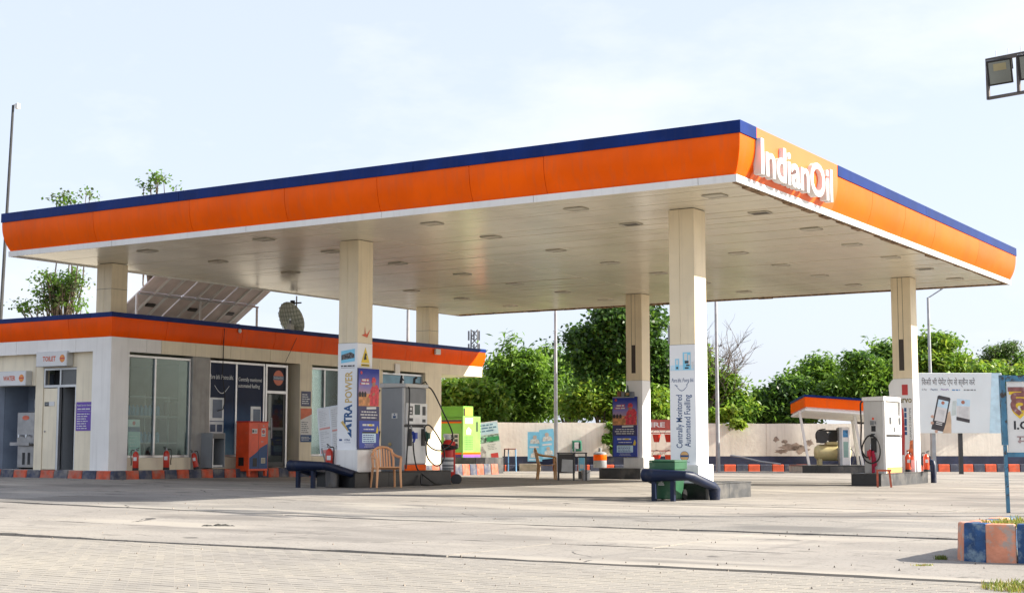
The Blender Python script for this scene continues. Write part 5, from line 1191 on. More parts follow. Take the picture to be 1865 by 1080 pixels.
# local: x from -1.9 to 0, y from 0 to 1.02
MB().box(-1.9, -.02, .01, 1.0, 0, 1.30).build('long_cabinet', LIME, gm, bevel=.01)
MB().box(-1.88, -.02, -.004, .01, 1.18, 1.24).build('stripe', mat('stripe_brown', (.13, .06, .05), .5), gm); MB().box(-1.88, -.02, -.004, .01, 1.13, 1.178).build('stripe', ORANGE, gm); MB().box(-1.88, -.02, -.004, .01, 0, .08).build('stripe', mat('stripe_purple', (.10, .03, .2), .5), gm); MB().box(-1.88, -.02, -.004, .01, .083, .15).build('stripe', ORANGE, gm)
MB().box(-.0, .06, -.03, 1.03, -.02, 1.36).build('front_door', LIMEB, gm, bevel=.01)
MB().hexa([(-1.0, .1, 1.302), (-.02, .1, 1.302), (-.02, .7, 1.302), (-1.0, .7, 1.302), (-1.0, .1, 1.70), (-.02, .1, 1.70), (-.02, .7, 1.70), (-1.0, .7, 1.70)]).build('top_box', LIME, gm, bevel=.01)
F_ = lambda mb, n_, m: mb.build(n_, m, gm, loc=(.0615, 0, 0), rot=(PI / 2, 0, PI / 2))
F_(MB().sheet(.1, .55, 1.12, 1.30), 'white_plate', PAPER); F_(MB().poly([(.18, .75), (.42, .75), (.46, .9), (.3, 1.0), (.18, .9)]), 'white_mark', PAPER)
F_(MB().sheet(.76, .86, .85, 1.18), 'dark_slot', BLACK); F_(MB().sheet(-.02, 1.02, .08, .16), 'stripe', ORANGE); F_(MB().sheet(-.02, 1.02, -.01, .08), 'stripe', mat('stripe_violet', (.22, .08, .42), .5))
g_ = MB()
for a in range(6):
    for c in range(8): g_.sheet(.06 + a * .085, .12 + a * .085, .24 + c * .06, .27 + c * .06)
F_(g_, 'vent_hole', mat('vent_dark', (.05, .12, .03), .6))['kind'] = 'stuff'
MB().box(-.015, -.012, .2, .62, 1.4, 1.62).build('top_label', YELL, gm); MB().box(-.0195, -.016, .12, .3, 1.38, 1.62).build('top_slot', BLACK, gm)
MB().box(-.72, -.12, -.02, -.005, .32, .78).build('side_grille', mat('grille_cream', (.6, .55, .45), .5), gm)
g_ = MB()
for a in range(3):
    for c in range(3): g_.box(-.68 + a * .19, -.54 + a * .19, -.024, -.021, .36 + c * .14, .46 + c * .14)
g_.build('grille_opening', DKGREY, gm)
MB().box(-1.9, .0, .0, 1.0, -.60, -.03).build('support', DKGREY, gm)
blk = thing('plinth_block', 'dark granite clad block in front of the lime green machine', 'block', (-27.35, 41.35, .05))
MB().box(-.5, .3, -.75, .95, -.12, .52).build('core', CONC, blk)
for k_ in range(3): MB().box(.301, .32, -.75 + k_ * .567, -.755 + (k_ + 1) * .567, -.12, .55).build('granite_panel', GRAN2 if k_ else GRAN, blk)
MB().box(-.5, .3, -.77, -.751, -.12, .55).build('granite_panel', GRAN2, blk); MB().box(-.5, .3, -.75, .95, .521, .55).build('top_slab', GRAN, blk)
# leaning banner and posters
def leaning(name, label, px, d, z, w, h, roll, tilt, m, rz=0, group=None):
    o = MB().box(-w / 2, w / 2, 0, h, -.03, 0).build(name, m); M_ = Matrix.Rotation(YAW + rz, 4, 'Z') @ Matrix.Rotation(PI / 2 - tilt, 4, 'X') @ Matrix.Rotation(roll, 4, 'Z')
    o.rotation_euler = M_.to_euler(); o.location = back(uu(px, d), d, z); return props(o, label, 'banner', group)
bn_ = leaning('advert_banner', 'white and blue advert banner leaning beside the lime green machine', 893, 52.6, .30, .95, 1.58, .14, .18, PAPER)
MB().sheet(-.46, .46, 1.12, 1.55, .002).build('pale_head', mat('banner_pale_blue', (.52, .70, .80), .5), bn_); rows(bn_, -.4, .42, 1.2, 1.52, 3, mat('banner_ink', (.10, .22, .35), .5), .004, 4, frac=(.8, 1)); 
MB().sheet(-.46, .46, .82, 1.10, .002).build('photo_strip', mat('banner_photo', (.24, .36, .30), .5, var=.8, scale=9), bn_); MB().sheet(.0, .44, .86, 1.02, .004).build('green_sign', mat('banner_green', (.04, .30, .12), .5), bn_)
MB().poly([(-.44, .25), (-.1, .25), (-.08, .5), (-.18, .72), (-.34, .7), (-.44, .5)], .003).build('figure_print', mat('banner_figure', (.45, .42, .42), .5, var=.4, scale=9), bn_); MB().sheet(.08, .34, .24, .42, .003).build('red_machine_print', INKR, bn_)
MB().sheet(-.475, .475, .0, .20, .002).build('blue_foot', SKYB, bn_); rows(bn_, .0, .42, .55, .78, 4, MIDGREY, .004, 9, fill=.25)
for k_, (px, d, roll, s_, lb_) in enumerate(((974, 54.9, .0, 1.0, 'light blue poster board leaning upright on the wall, left of a pair'), (1000, 54.7, .10, 1.0, 'light blue poster board tilted against its neighbour behind the lamp post'))):
    o = leaning('poster_board', lb_, px, d, .42 if k_ == 0 else .52, .54, 1.10, roll, .10, SKYB, group='light blue poster boards against the wall')
    for (cy, r_) in ((.80, .12), (.28, .11)):
        MB().poly([(-r_ * 1.5, cy - .14), (r_ * 1.5, cy - .14), (r_ * 1.3, cy), (.0, cy + .06), (-r_ * 1.3, cy)], .003).build('figure_print', mat('poster_figure', (.60, .62, .58), .5, var=.2, scale=12), o)
        MB().disc(0, cy + .10, r_ * .62, .004, 14).build('head_print', mat('poster_head', (.52, .45, .38), .5), o)
    MB().sheet(-.2, .15, .50, .56, .003).build('print_line', PAPER, o); MB().sheet(-.22, .2, .04, .09, .003).build('print_line', LTBLUE, o)
stl = bframe('bar_stool', 'tall metal stool with blue legs and brown seat by the wall', 'stool', 929, 53.6, .0)
MB().box(-.22, .22, -.2, .2, .86, .90).build('seat', mat('seat_brown', (.25, .10, .07), .6), stl, bevel=.01)
for sx, sy, m in ((-1, -1, DKGREY), (1, -1, mat('leg_blue', (.10, .26, .46), .5)), (-.3, .8, MATS['leg_blue']), (1, 1, DKGREY)): MB().bar((sx * .22, sy * .18, -.02), (sx * .2, sy * .16, .87), .035).build('leg', m, stl)
MB().bar((-.2, -.17, .35), (.2, -.17, .35), .025).build('footrest', DKGREY, stl)
# green emergency phone box on the wall
ph_ = bframe('phone_box', 'small green hooded phone box on a white bracket at the wall', 'phone box', 1050, 55.35, zz(822, 55.35))
MB().hexa([(-.17, -.16, .02), (.17, -.16, .02), (.19, .12, 0), (-.19, .12, 0), (-.15, -.14, .40), (.15, -.14, .40), (.19, .12, .42), (-.19, .12, .42)]).build('hood', mat('phone_green', (.02, .17, .10), .4), ph_, bevel=.03, seg=2)
MB().box(-.10, .06, -.175, -.16, .10, .34).build('phone_body', PAPER, ph_, bevel=.008); MB().box(.07, .13, -.175, -.158, .12, .32).build('dark_window', BLACK, ph_); MB().box(-.05, .05, -.05, .1, -.22, .0).build('bracket', PAPER, ph_)
# metal desk with papers, carton and bucket
dk = thing('metal_desk', 'small dark metal desk with papers taped to its front by the back island', 'desk', grd(1043, 874.5), YAW - .08)
MB().box(-.42, .40, -.25, .25, .73, .76).build('top', DKGREY, dk); MB().box(-.40, .06, -.22, .22, .20, .72).build('cabinet', mat('desk_brown', (.05, .042, .038), .5), dk)
for sx in (-.39, .03, .37):
    for sy in (-.21, .21): MB().bar((sx, sy, -.02), (sx, sy, .73), .035).build('leg', DKGREY, dk)
MB().box(.06, .39, -.01, .01, .62, .65).build('rail', DKGREY, dk)
MB().poly([(-.30, .24), (.02, .22), (.04, .56), (-.28, .58)]).build('paper_sheet', mat('paper_grey', (.5, .5, .49), .6), dk, loc=(0, -.226, 0), rot=(PI / 2, 0, 0)); MB().box(-.06, .0, -.1, .0, .761, .86).box(.05, .09, -.1, -.05, .761, .90).build('desk_clutter', PAPER, dk)
ct = thing('carton_box', 'white and blue carton standing beside the metal desk', 'carton', (Vector(grd(1059, 872)) + Vector((0, 0, .22)))[:], YAW)
MB().box(-.09, .10, -.08, .08, .0, .42).build('box', PAPER, ct); MB().sheet(-.08, .09, .02, .40).build('blue_print', SKYB, ct, loc=(0, -.082, 0), rot=(PI / 2, 0, 0)); MB().sheet(-.05, .06, .08, .2, .002).build('white_print', PAPER, ct, loc=(0, -.082, 0), rot=(PI / 2, 0, 0)); MB().box(-.09, .10, -.08, .08, -.23, -.003).build('stand', DKGREY, ct)
bk = thing('white_bucket', 'white plastic bucket on the ground right of the metal desk', 'bucket', grd(1067, 874))
MB().lathe([(.10, 0), (.105, .01), (.13, .26), (.135, .28), (.12, .28), (.10, .03)], n=18).build('pail', PAPER, bk, smooth=True); hose(bk, [(-.13, 0, .26), (-.08, -.1, .18), (.08, -.1, .18), (.13, 0, .26)], .005)
dr_ = thing('striped_drum', 'grey drum with orange band on the kerb right of the desk', 'drum', (-20.55, 37.95, .35))
MB().lathe([(.20, 0), (.215, .02), (.215, .22), (.20, .235)], n=20).build('lower_band', GREYP, dr_, smooth=True); MB().lathe([(.21, .236), (.215, .25), (.215, .40), (.21, .415)], n=20).build('orange_band', ORANGE, dr_, smooth=True); MB().lathe([(.21, .416), (.21, .46), (.15, .50), (.05, .51), (.05, .62), (.04, .63)], n=20).build('neck', GREYP, dr_, smooth=True)
dr_.location = grd(1093, 866); dr_.location.z = .30

# fire-bucket stand
fs_t = bframe('fire_bucket_stand', 'red fire bucket stand with name board against the wall', 'stand', 1205, 54.9, .25)
redb = mat('board_red', (.46, .10, .08), .6, var=.15, scale=4)
MB().box(-.92, .92, -.03, .03, 1.32, 1.72).build('name_board', redb, fs_t); text('FIRE', .18, PAPER, fs_t, (-.62, -.034, 1.44), (PI / 2, 0, 0), width=.72, bold=.03)
MB().poly([(.3, 1.42), (.34, 1.42), (.4, 1.58), (.36, 1.6)]).build('white_scratch', PAPER, fs_t, loc=(0, -.033, 0), rot=(PI / 2, 0, 0))
for sx in (-.9, .9): MB().bar((sx, 0, -.1), (sx, 0, 1.75), .05).build('post', redb, fs_t)
for z in (1.22, .56): MB().bar((-.9, 0, z), (.9, 0, z), .035).build('rail', redb, fs_t)
bkm = MB().lathe([(.09, 0), (.10, .01), (.155, .27), (.165, .29), (.15, .29), (.09, .03)], n=18).mesh(EXT, smooth=True, name='pail'); bkm2 = bkm.copy(); bkm2.materials[0] = ORED
hm = MB(); hm.tube([(.155 * math.cos(a), 0, .28 + .19 * math.sin(a)) for a in np.linspace(0, PI, 12)], .006, 5); hm = hm.mesh(DKGREY, name='handle')
names = [('left', 'upper'), ('second', 'upper'), ('third', 'upper'), ('right', 'upper'), ('left', 'lower'), ('second', 'lower'), ('third', 'lower'), ('right', 'lower')]
for k_ in range(8):
    c = k_ % 4; r_ = k_ // 4; b_ = fs_t.matrix_basis
    loc_ = Vector(back(uu(1205, 54.9), 54.9, .25)) + Matrix.Rotation(YAW, 3, 'Z') @ Vector((-.68 + c * .45, -.16, .88 if r_ == 0 else .12))
    t_ = thing('fire_bucket', ('leftmost', 'second from left', 'third from left', 'rightmost')[c] + ' red sand bucket in the ' + ('upper', 'lower')[r_] + ' row of the fire stand', 'bucket', loc_[:], YAW, 'red fire buckets')
    link('pail', bkm if (k_ % 3) else bkm2, t_); link('handle', hm, t_)
    MB().tube([(0, 0, .46), (0, .16, .45)], .01, 5).build('hook', DKGREY, t_)

# air station: small tilted orange canopy, compressor and air tower
an = bframe('air_station_canopy', 'small orange canopy on slanted white posts over the air compressor', 'canopy', 1466, 52.0)
def rp(u, d): return 2.30 - .07 * d - .07 * u
def slab(u0, u1, d0, d1, a, b_): return [(u0, d0, rp(u0, d0) + a), (u1, d0, rp(u1, d0) + a), (u1, d1, rp(u1, d1) + a), (u0, d1, rp(u0, d1) + a), (u0, d0, rp(u0, d0) + b_), (u1, d0, rp(u1, d0) + b_), (u1, d1, rp(u1, d1) + b_), (u0, d1, rp(u0, d1) + b_)]
L_ = 2.75; D_ = 2.6
MB().hexa(slab(0.03, L_, .03, D_, .0, .42)).build('roof', WHITE, an)
MB().hexa(slab(-.02, L_ + .03, -.02, .028, .07, .42)).build('fascia_panel', ORANGE, an); MB().hexa(slab(-.03, .028, .03, D_, .07, .42)).build('fascia_panel', ORANGE2, an); MB().hexa(slab(L_ + .002, L_ + .05, .03, D_, .07, .42)).build('fascia_panel', ORANGE2, an); MB().hexa(slab(-.03, L_ + .05, D_ + .002, D_ + .05, .07, .42)).build('fascia_panel', ORANGE2, an)
MB().hexa(slab(-.05, L_ + .07, -.05, D_ + .07, .422, .50)).build('edge_cap', NAVY, an); MB().hexa(slab(-.025, L_ + .03, -.025, D_ + .03, -.06, -.002)).build('trim', WHITE, an)
for (u, d, du) in ((-.12, .55, .32), (1.85, .55, .27), (2.15, 2.2, .2)): MB().bar((u, d, rp(u, d) - .03), (u + du, d, .25), .10, .08).build('post', PAPER, an)
ai = bframe('air_station_island', 'black granite island carrying the air compressor and tower', 'kerb island', 1515, 53.0)
MB().box(-1.25, 1.25, -.55, 1.9, -.12, .27).build('core', CONC, ai)
for k_ in range(5): MB().box(-1.25 + k_ * .5, -.755 + k_ * .5, -.575, -.551, -.12, .27).build('granite_panel', GRAN if k_ < 2 else GRAN2, ai)
MB().box(-1.27, 1.25, -.58, 1.9, .271, .30).build('top_slab', GRAN, ai)
cm = bframe('air_compressor', 'cream air compressor tank with black motor under the small canopy', 'air compressor', 1508, 53.6, .30)
MB().lathe([(.05, -.68), (.20, -.64), (.30, -.52), (.30, .52), (.20, .64), (.05, .68)], n=22, M=Matrix.Rotation(PI / 2, 3, 'Y') @ Matrix.Identity(3)).build('tank', YCREAM, cm, loc=(.10, 0, .45), smooth=True)
for x in (-.38, .55): MB().box(x - .06, x + .06, -.2, .2, 0, .22).build('foot', YCREAM, cm)
MB().box(-.15, .35, -.22, .22, .74, .84).build('motor_bed', YCREAM, cm); MB().box(.22, .42, -.36, -.2, .2, .62).build('control_box', GALV, cm, bevel=.01)
MB().tube([(.12, -.2, 1.02), (.12, .2, 1.02)], .20, 18).build('motor', BLACK, cm); 
MB().tube([(-.32, -.26, 1.02), (-.32, -.20, 1.02)], .24, 20).build('flywheel', DKGREY, cm); MB().box(-.45, -.18, -.15, .2, .80, 1.22).box(.28, .52, -.15, .15, .88, 1.34).box(-.40, .45, -.2, -.12, 1.2, 1.27).build('pump_head', BLACK, cm, bevel=.02)
hose(cm, [(-.5, -.25, .9), (-.56, -.3, 1.1), (-.45, -.3, 1.26), (-.2, -.28, 1.3)], .02)
at_ = bframe('air_tower', 'slim white air filling tower with blue screen on the black island', 'air tower', 1534, 52.9, .30)
MB().box(-.19, .19, -.14, .14, 0, 1.36).build('body', PWHITE, at_, bevel=.01); MB().box(-.19, -.10, -.145, .12, 0, 1.34).build('side', GALV, at_)
MB().box(-.06, .12, -.148, -.141, 1.0, 1.26).build('screen', mat('screen_blue', (.04, .20, .42), .25, var=.4, scale=9), at_); MB().box(-.05, .12, -.148, -.141, .28, .84).build('lower_panel', mat('panel_green', (.26, .42, .38), .4), at_)
hose(at_, [(.19, 0, .6), (.32, -.05, .5), (.36, -.05, .25), (.28, -.05, .05)], .016)

hp = MB().tube([dep(1330, 829, 54.3), dep(1350, 832, 54.2), dep(1385, 840, 54.0), dep(1422, 845, 53.9)], .03, 8)
solo(hp, 'loose_pipe', GALV, 'grey pipe lying on the verge left of the small orange canopy', 'pipe', smooth=True)
# billboard
bb = bframe('billboard', 'large pale payment billboard on two steel legs in front of the wall', 'billboard', 1745, 51.5)
W2, z0_, z1_ = 1.51, zz(789, 51.5), zz(680, 51.5)
MB().box(-W2, W2, -.05, .05, z0_, z1_).build('board', BOARDW, bb, bevel=.01); hb = z1_ - z0_
for px, m, dd in ((1698, GALV, .12), (1747, DKGREY, .12)): MB().bar((uu(px, 51.5) - uu(1745, 51.5), dd, -.05), (uu(px, 51.5) - uu(1745, 51.5), dd, z1_ - .1), .13).build('leg', m, bb)
def BB(mb, n_, m): return mb.build(n_, m, bb, loc=(0, -.053, z0_), rot=(PI / 2, 0, 0))
BB(MB().poly([(1.02, 0), (1.45, 0), (1.45, hb), (1.16, hb)], .0), 'pale_blue_sweep', mat('sweep_blue', (.56, .76, .86), .4))
text('िकसी भी पेमेंट ऐप से स्कैन करें', .20, mat('hindi_ink', (.17, .17, .18), .5), bb, (-1.31, -.057, z0_ + hb - .42), (PI / 2, 0, 0), width=1.87, bold=.006)
for s_, x, w, m in (('G Pay', -1.31, .17, MIDGREY), ('Paytm', -1.0, .24, INKB), ('PhonePe', -.64, .28, mat('pay_violet', (.22, .12, .42), .5))): text(s_, .065, m, bb, (x, -.057, z0_ + hb - .61), (PI / 2, 0, 0), width=w, bold=.006)
for x_, w_, m_, s_ in ((-.25, .28, mat('pay_blue', (.08, .25, .5), .5), 41), (.16, .42, MIDGREY, 42)): o = rows(bb, x_, x_ + w_, -.03, .06, 1, m_, 0, s_, frac=(1, 1)); o.location = (0, -.057, z0_ + hb - .61); o.rotation_euler = (PI / 2, 0, 0)
def rot2(pts, c, a): return [(c[0] + x * math.cos(a) - y * math.sin(a), c[1] + x * math.sin(a) + y * math.cos(a)) for x, y in pts]
pc = (-.66, .70); ra = -.22
BB(MB().poly(rot2([(-.23, -.62), (.21, -.62), (.23, -.58), (.23, .56), (.19, .60), (-.19, .60), (-.23, .56)], pc, ra), .002), 'phone_body', mat('phone_dark', (.055, .05, .055), .4)); BB(MB().poly(rot2([(-.18, -.30), (.18, -.30), (.18, .46), (-.18, .46)], pc, ra), .004), 'phone_screen', PAPER)
BB(MB().poly(rot2([(-.18, .20), (.18, .20), (.18, .46), (-.18, .46)], pc, ra), .005), 'screen_head', LTBLUE); BB(MB().disc(pc[0] + .075, pc[1] + .36, .06, .006), 'screen_emblem', mat('emblem_rust', (.42, .16, .10), .5)); BB(MB().poly(rot2([(-.11, -.24), (.12, -.24), (.12, .12), (-.11, .12)], pc, ra), .006), 'blank_code_field', mat('pale_code_field', (.62, .63, .63), .5))
rows_ = MB()
for q in range(2): rows_.poly(rot2([(-.11, -.42 + q * .06), (.11, -.42 + q * .06), (.11, -.39 + q * .06), (-.11, -.39 + q * .06)], pc, ra), .005)
BB(rows_, 'phone_caption', PAPER)
BB(MB().poly([(-.63, .0), (-.32, .0), (-.31, .45), (-.34, .78), (-.42, .72), (-.5, .35)], .006), 'hand_print', mat('hand_print', (.62, .46, .32), .5)); 
for yy in (.58, .36, .06): BB(MB().disc(-.97 + (.58 - yy) * -.05 + (.15 if yy < .1 else 0), yy, .055, .003, 12), 'finger_print', mat('finger_print', (.56, .36, .27), .5))
cc = (.10, .78); BB(MB().poly([(-.12, .45), (.33, .40), (.37, 1.16), (-.09, 1.20)], .002), 'card_print', PAPER); BB(MB().poly([(-.10, .96), (.36, .93), (.37, 1.16), (-.09, 1.20)], .003), 'card_head', LTBLUE); BB(MB().disc(.12, 1.08, .065, .004), 'card_emblem', MATS['emblem_rust']); BB(MB().poly([(-.05, .56), (.29, .53), (.31, .90), (-.03, .93)], .004), 'blank_code_field', MATS['pale_code_field']); BB(MB().poly([(-.13, .46), (.33, .36), (.34, .48), (-.12, .58)], .005), 'card_foot', MATS['phone_dark'])
BB(MB().poly([(-.30, .60), (-.14, .64), (-.12, 1.14), (-.24, 1.12)], .001), 'grey_sweep', mat('sweep_grey', (.58, .66, .64), .4))

# blue framed hand-painted sign at the right edge
bs = thing('painted_sign', 'weathered blue framed sign with hand painted Hindi letters at the right edge', 'sign', grd(1837, 933), YAW)
BFR = mat('flaking_blue', (.06, .19, .30), .6, var=.2, scale=6, bump=.3, bscale=40, dirt=(.05, .04, .035), dirt_scale=9, dirt_lo=.53, dirt_hi=.62)
MB().bar((0, 0, -.2), (-.02, 0, 1.0), .048, .045).bar((-.021, 0, 1.001), (-.035, 0, 2.05), .085, .07).build('post', BFR, bs); MB().bar((1.55, 0, -.2), (1.55, 0, 2.05), .08, .07).build('post', BFR, bs)
MB().bar((.01, 0, 2.0), (1.51, 0, 2.0), .06, .09).build('top_bar', BFR, bs); MB().bar((.01, 0, .86), (1.51, 0, .86), .05, .07).build('bottom_bar', BFR, bs)
SBD = mat('sign_white', (.74, .73, .70), .55, var=.06, scale=3, dirt=(.45, .40, .36), dirt_scale=4, dirt_lo=.62, dirt_hi=.75)
MB().box(.03, 1.49, -.01, .012, .90, 1.955).build('board', SBD, bs)
MAR = mat('maroon_paint', (.26, .10, .09), .6, var=.2, scale=12, dirt=(.55, .45, .42), dirt_scale=14, dirt_lo=.58, dirt_hi=.7); YP = mat('yellow_paint', (.75, .50, .03), .55, var=.1)
text('ह', .36, YP, bs, (.06, -.012, 1.50), (PI / 2, 0, 0), width=.34, bold=.05); text('ह', .36, MAR, bs, (.045, -.014, 1.535), (PI / 2, 0, 0), width=.34, bold=.03)
text('I.C', .12, INK, bs, (.12, -.013, 1.24), (PI / 2, 0, 0), width=.22, bold=.03); text('म', .15, mat('faded_maroon', (.42, .30, .29), .6), bs, (.16, -.013, 1.0), (PI / 2, 0, 0), width=.16, bold=.01)

# floodlight frame high at the right
fl = thing('floodlight_mast', 'steel mast carrying LED floodlights in a square frame, upper right', 'floodlight mast', back(uu(2047, 21), 21), YAW - .78)
Zf = lambda py: zz(py, 21) + .05
FRM = mat('frame_brown', (.10, .085, .075), .6, var=.15)
MB().tube([(0, 0, -.1), (0, 0, 7.3)], [.10, .07], 12).build('pole', GALV, fl, smooth=True)
xL = -1.92
ZA, ZB = 6.97, 6.37
b = MB().bar((xL, 0, ZA), (.6, 0, ZA), .05, .06).bar((xL, 0, ZB), (.6, 0, ZB), .045).bar((xL, 0, ZB - .02), (xL, 0, ZA + .03), .045)
for q in (.50, 1.02): b.bar((xL + q, 0, ZB), (xL + q, 0, ZA), .045)
b.build('frame', FRM, fl)
sp__ = MB()
for x in np.arange(xL + .15, .6, .2): sp__.tube([(x, 0, ZA + .02), (x, 0, ZA + .13)], .006, 4)
sp__.build('bird_spike', ALU, fl)
for k_, x in enumerate((xL + .22, xL + .73, xL + 1.24)):
    h_ = MB().box(-.19, .19, -.03, .05, -.40, .0).build('floodlight', BLACK, fl, bevel=.008); h_.location = (x, -.08, ZA - .03); h_.rotation_euler = (.45, -.12, .55)
    MB().box(-.16, .16, -.034, -.031, -.37, -.03).build('lens', mat('flood_lens', (.20, .22, .20), .2), h_); MB().box(-.09, .10, -.037, -.035, -.17, -.06).build('led_plate', mat('led_amber', (.34, .30, .17), .3), h_)
    MB().bar((.2, .06, .02), (.2, .06, -.2), .03).build('bracket', DKGREY, h_)

# far lattice tower and the leaning camera mast on the left
lt = bframe('lattice_tower', 'distant lattice phone tower above the shop roof end', 'tower', 864, 340)
b = MB(); Ht = zz(601, 340)
for sx in (-1, 1):
    for sy in (-1, 1): b.bar((sx * 1.1, sy * 1.1, 0), (sx * .75, sy * .75, Ht), .22)
n = 16
for i in range(n):
    z0, z1 = Ht * i / n, Ht * (i + 1) / n; w0 = 1.1 - .35 * i / n
    for sy in (-1, 1): b.bar((-w0, sy * w0, z0), (w0, sy * w0, z1), .14).bar((w0, sy * w0, z0), (-w0, sy * w0, z1), .14)
b.build('lattice', mat('tower_steel', (.20, .20, .21), .6), lt)
b = MB()
for k_ in range(6): b.box(-1.5 + (k_ % 3) * 1.2, -1.1 + (k_ % 3) * 1.2, -1.5, -1.2, Ht - 2.6 - (k_ // 3) * 3, Ht - .4 - (k_ // 3) * 3)
b.build('antenna_panel', MATS['tower_steel'], lt)
p0, p1 = Vector(dep(1, 585, 47)), Vector(dep(24, 192, 47)); q0 = p0 + (p0 - p1) * (p0.z / (p1.z - p0.z))
cmast = thing('camera_mast', 'thin leaning dark mast with a small camera at its top, far left', 'mast', q0[:])
MB().tube([(0, 0, -.2), tuple((p1 - q0) * .5), tuple(p1 - q0)], [.07, .055, .04], 8).build('pole', DKGREY, cmast, smooth=True)
pt = p1 - q0; MB().bar(tuple(pt), (pt.x + .12, pt.y + .08, pt.z + .02), .03).box(pt.x + .08, pt.x + .2, pt.y, pt.y + .12, pt.z - .12, pt.z + .04).build('camera', PAPER, cmast)

# striped planter kerb with grass at the right
pl = thing('planter_island', 'raised planter edged with flaking blue and peach kerb stones, right foreground', 'planter', (0, 0, 0))
PB_ = mat('flaking_navy', (.012, .06, .17), .65, var=.3, scale=7, bump=.5, bscale=22, dirt=(.17, .24, .30), dirt_scale=9, dirt_lo=.48, dirt_hi=.62, detail=9); PP_ = mat('flaking_peach', (.66, .26, .15), .7, var=.12, scale=6, bump=.5, bscale=22, dirt=(.42, .34, .29), dirt_scale=9, dirt_lo=.50, dirt_hi=.62, detail=9)
def GP(px, py): g = grd(px, py); return Vector((g[0], g[1], 0))
front = [GP(1742, 1016.5), GP(1753, 1021), GP(1795, 1024), GP(1853, 1025.5)]
dv = (front[3] - front[2]).normalized()
front += [front[3] + dv * .25, front[3] + dv * .52, front[3] + dv * .8, front[3] + dv * 1.1, front[3] + dv * 1.4]
bkv = (Vector(onz(1812, 936.5, .31)) - Vector(onz(1745, 946, .31))); bkv.z = 0; bkv.normalize()
backp = [front[0] + bkv * t for t in (0, .30, .62, .95, 1.3, 1.65)]
inn = Vector((0, 0, 0))
cen = (front[-1] + backp[-1]) / 2
def kerb_block(a, b_, h, m, j):
    d = (b_ - a); n_ = Vector((-d.y, d.x, 0)).normalized()
    if n_.dot(cen - a) < 0: n_ = -n_
    t_ = .15; e = d.normalized() * .004; a_, bb_ = a + e, b_ - e; s_ = n_ * .02
    o = MB().hexa([(a_.x, a_.y, -.09), (bb_.x, bb_.y, -.09), *[(v.x, v.y, -.09) for v in (bb_ + n_ * t_, a_ + n_ * t_)], (a_.x + s_.x, a_.y + s_.y, h), (bb_.x + s_.x, bb_.y + s_.y, h), *[(v.x, v.y, h) for v in (bb_ + n_ * t_, a_ + n_ * t_)]]).build('kerb_stone', m, pl, bevel=.018, seg=2)
for i in range(len(front) - 1): kerb_block(front[i], front[i + 1], .315 + .004 * (i % 2), [PP_, PB_][i % 2], i)
for i in range(len(backp) - 1): kerb_block(backp[i + 1], backp[i] + (bkv * .03 if i == 0 else Vector((0, 0, 0))), .30 + .006 * (i % 2), [PB_, PP_][i % 2], i)
cap = [front[0] + (cen - front[0]) * .10] + [f + (cen - f).normalized() * .1 for f in front[2:]] + [b__ + (cen - b__).normalized() * .1 for b__ in reversed(backp[2:])]
MB().add([(v.x, v.y, .27) for v in cap], [tuple(range(len(cap)))]).build('soil', DIRT, pl)
GRS = leafmat('grass_blade', (.16, .20, .035), .3); GRD = leafmat('grass_dry', (.26, .22, .07), .3)
def grass(name, label, pts_fn, n, hmin, hmax, parent=None, seed=1):
    r_ = random.Random(seed); b = MB()
    for _ in range(n):
        x, y, z = pts_fn(r_); a = r_.uniform(0, 2 * PI); h = r_.uniform(hmin, hmax); l = r_.uniform(.2, .9) * h; w = r_.uniform(.003, .006)
        dx, dy = math.cos(a), math.sin(a); px_, py_ = -dy * w, dx * w
        b.add([(x - px_, y - py_, z), (x + px_, y + py_, z), (x + dx * l * .4 + px_ * .8, y + dy * l * .4 + py_ * .8, z + h * .7), (x + dx * l * .4 - px_ * .8, y + dy * l * .4 - py_ * .8, z + h * .7), (x + dx * l, y + dy * l, z + h)], [(0, 1, 2, 3), (3, 2, 4)], 1 if r_.random() < .3 else 0)
    o = b.build(name, [GRS, GRD], parent); o['kind'] = 'stuff'
    if parent is None: props(o, label, 'grass')
    return o
def in_planter(r_):
    while True:
        s, t = r_.random(), r_.random(); p = front[0].lerp(front[-1], s).lerp(front[0].lerp(backp[-1], s), t)
        q = p + (cen - p).normalized() * .14
        if s > .15: return q.x, q.y, .27
grass('grass_tuft', '', in_planter, 1500, .015, .06, pl, 2)
def around(px, py, rx, ry):
    c = GP(px, py)
    def fn(r_):
        a = r_.uniform(0, 2 * PI); q = r_.random() ** .7; p = c + RH * rx * q * math.cos(a) + FH * ry * q * math.sin(a); return p.x, p.y, gz(p.x, p.y) - .008
    return fn
grass('grass_patch', 'short grass growing at the paving edge in the lower right corner', around(1868, 1072, .30, .35), 900, .02, .07, None, 3)
grass('grass_clump', 'small tuft of grass beside the planter shadow', around(1713, 1017, .06, .08), 110, .02, .05, None, 4)
grass('weed_clump', 'thin yellowish weeds in the joint left of the planter', around(1680, 1029, .10, .05), 70, .01, .025, None, 5)
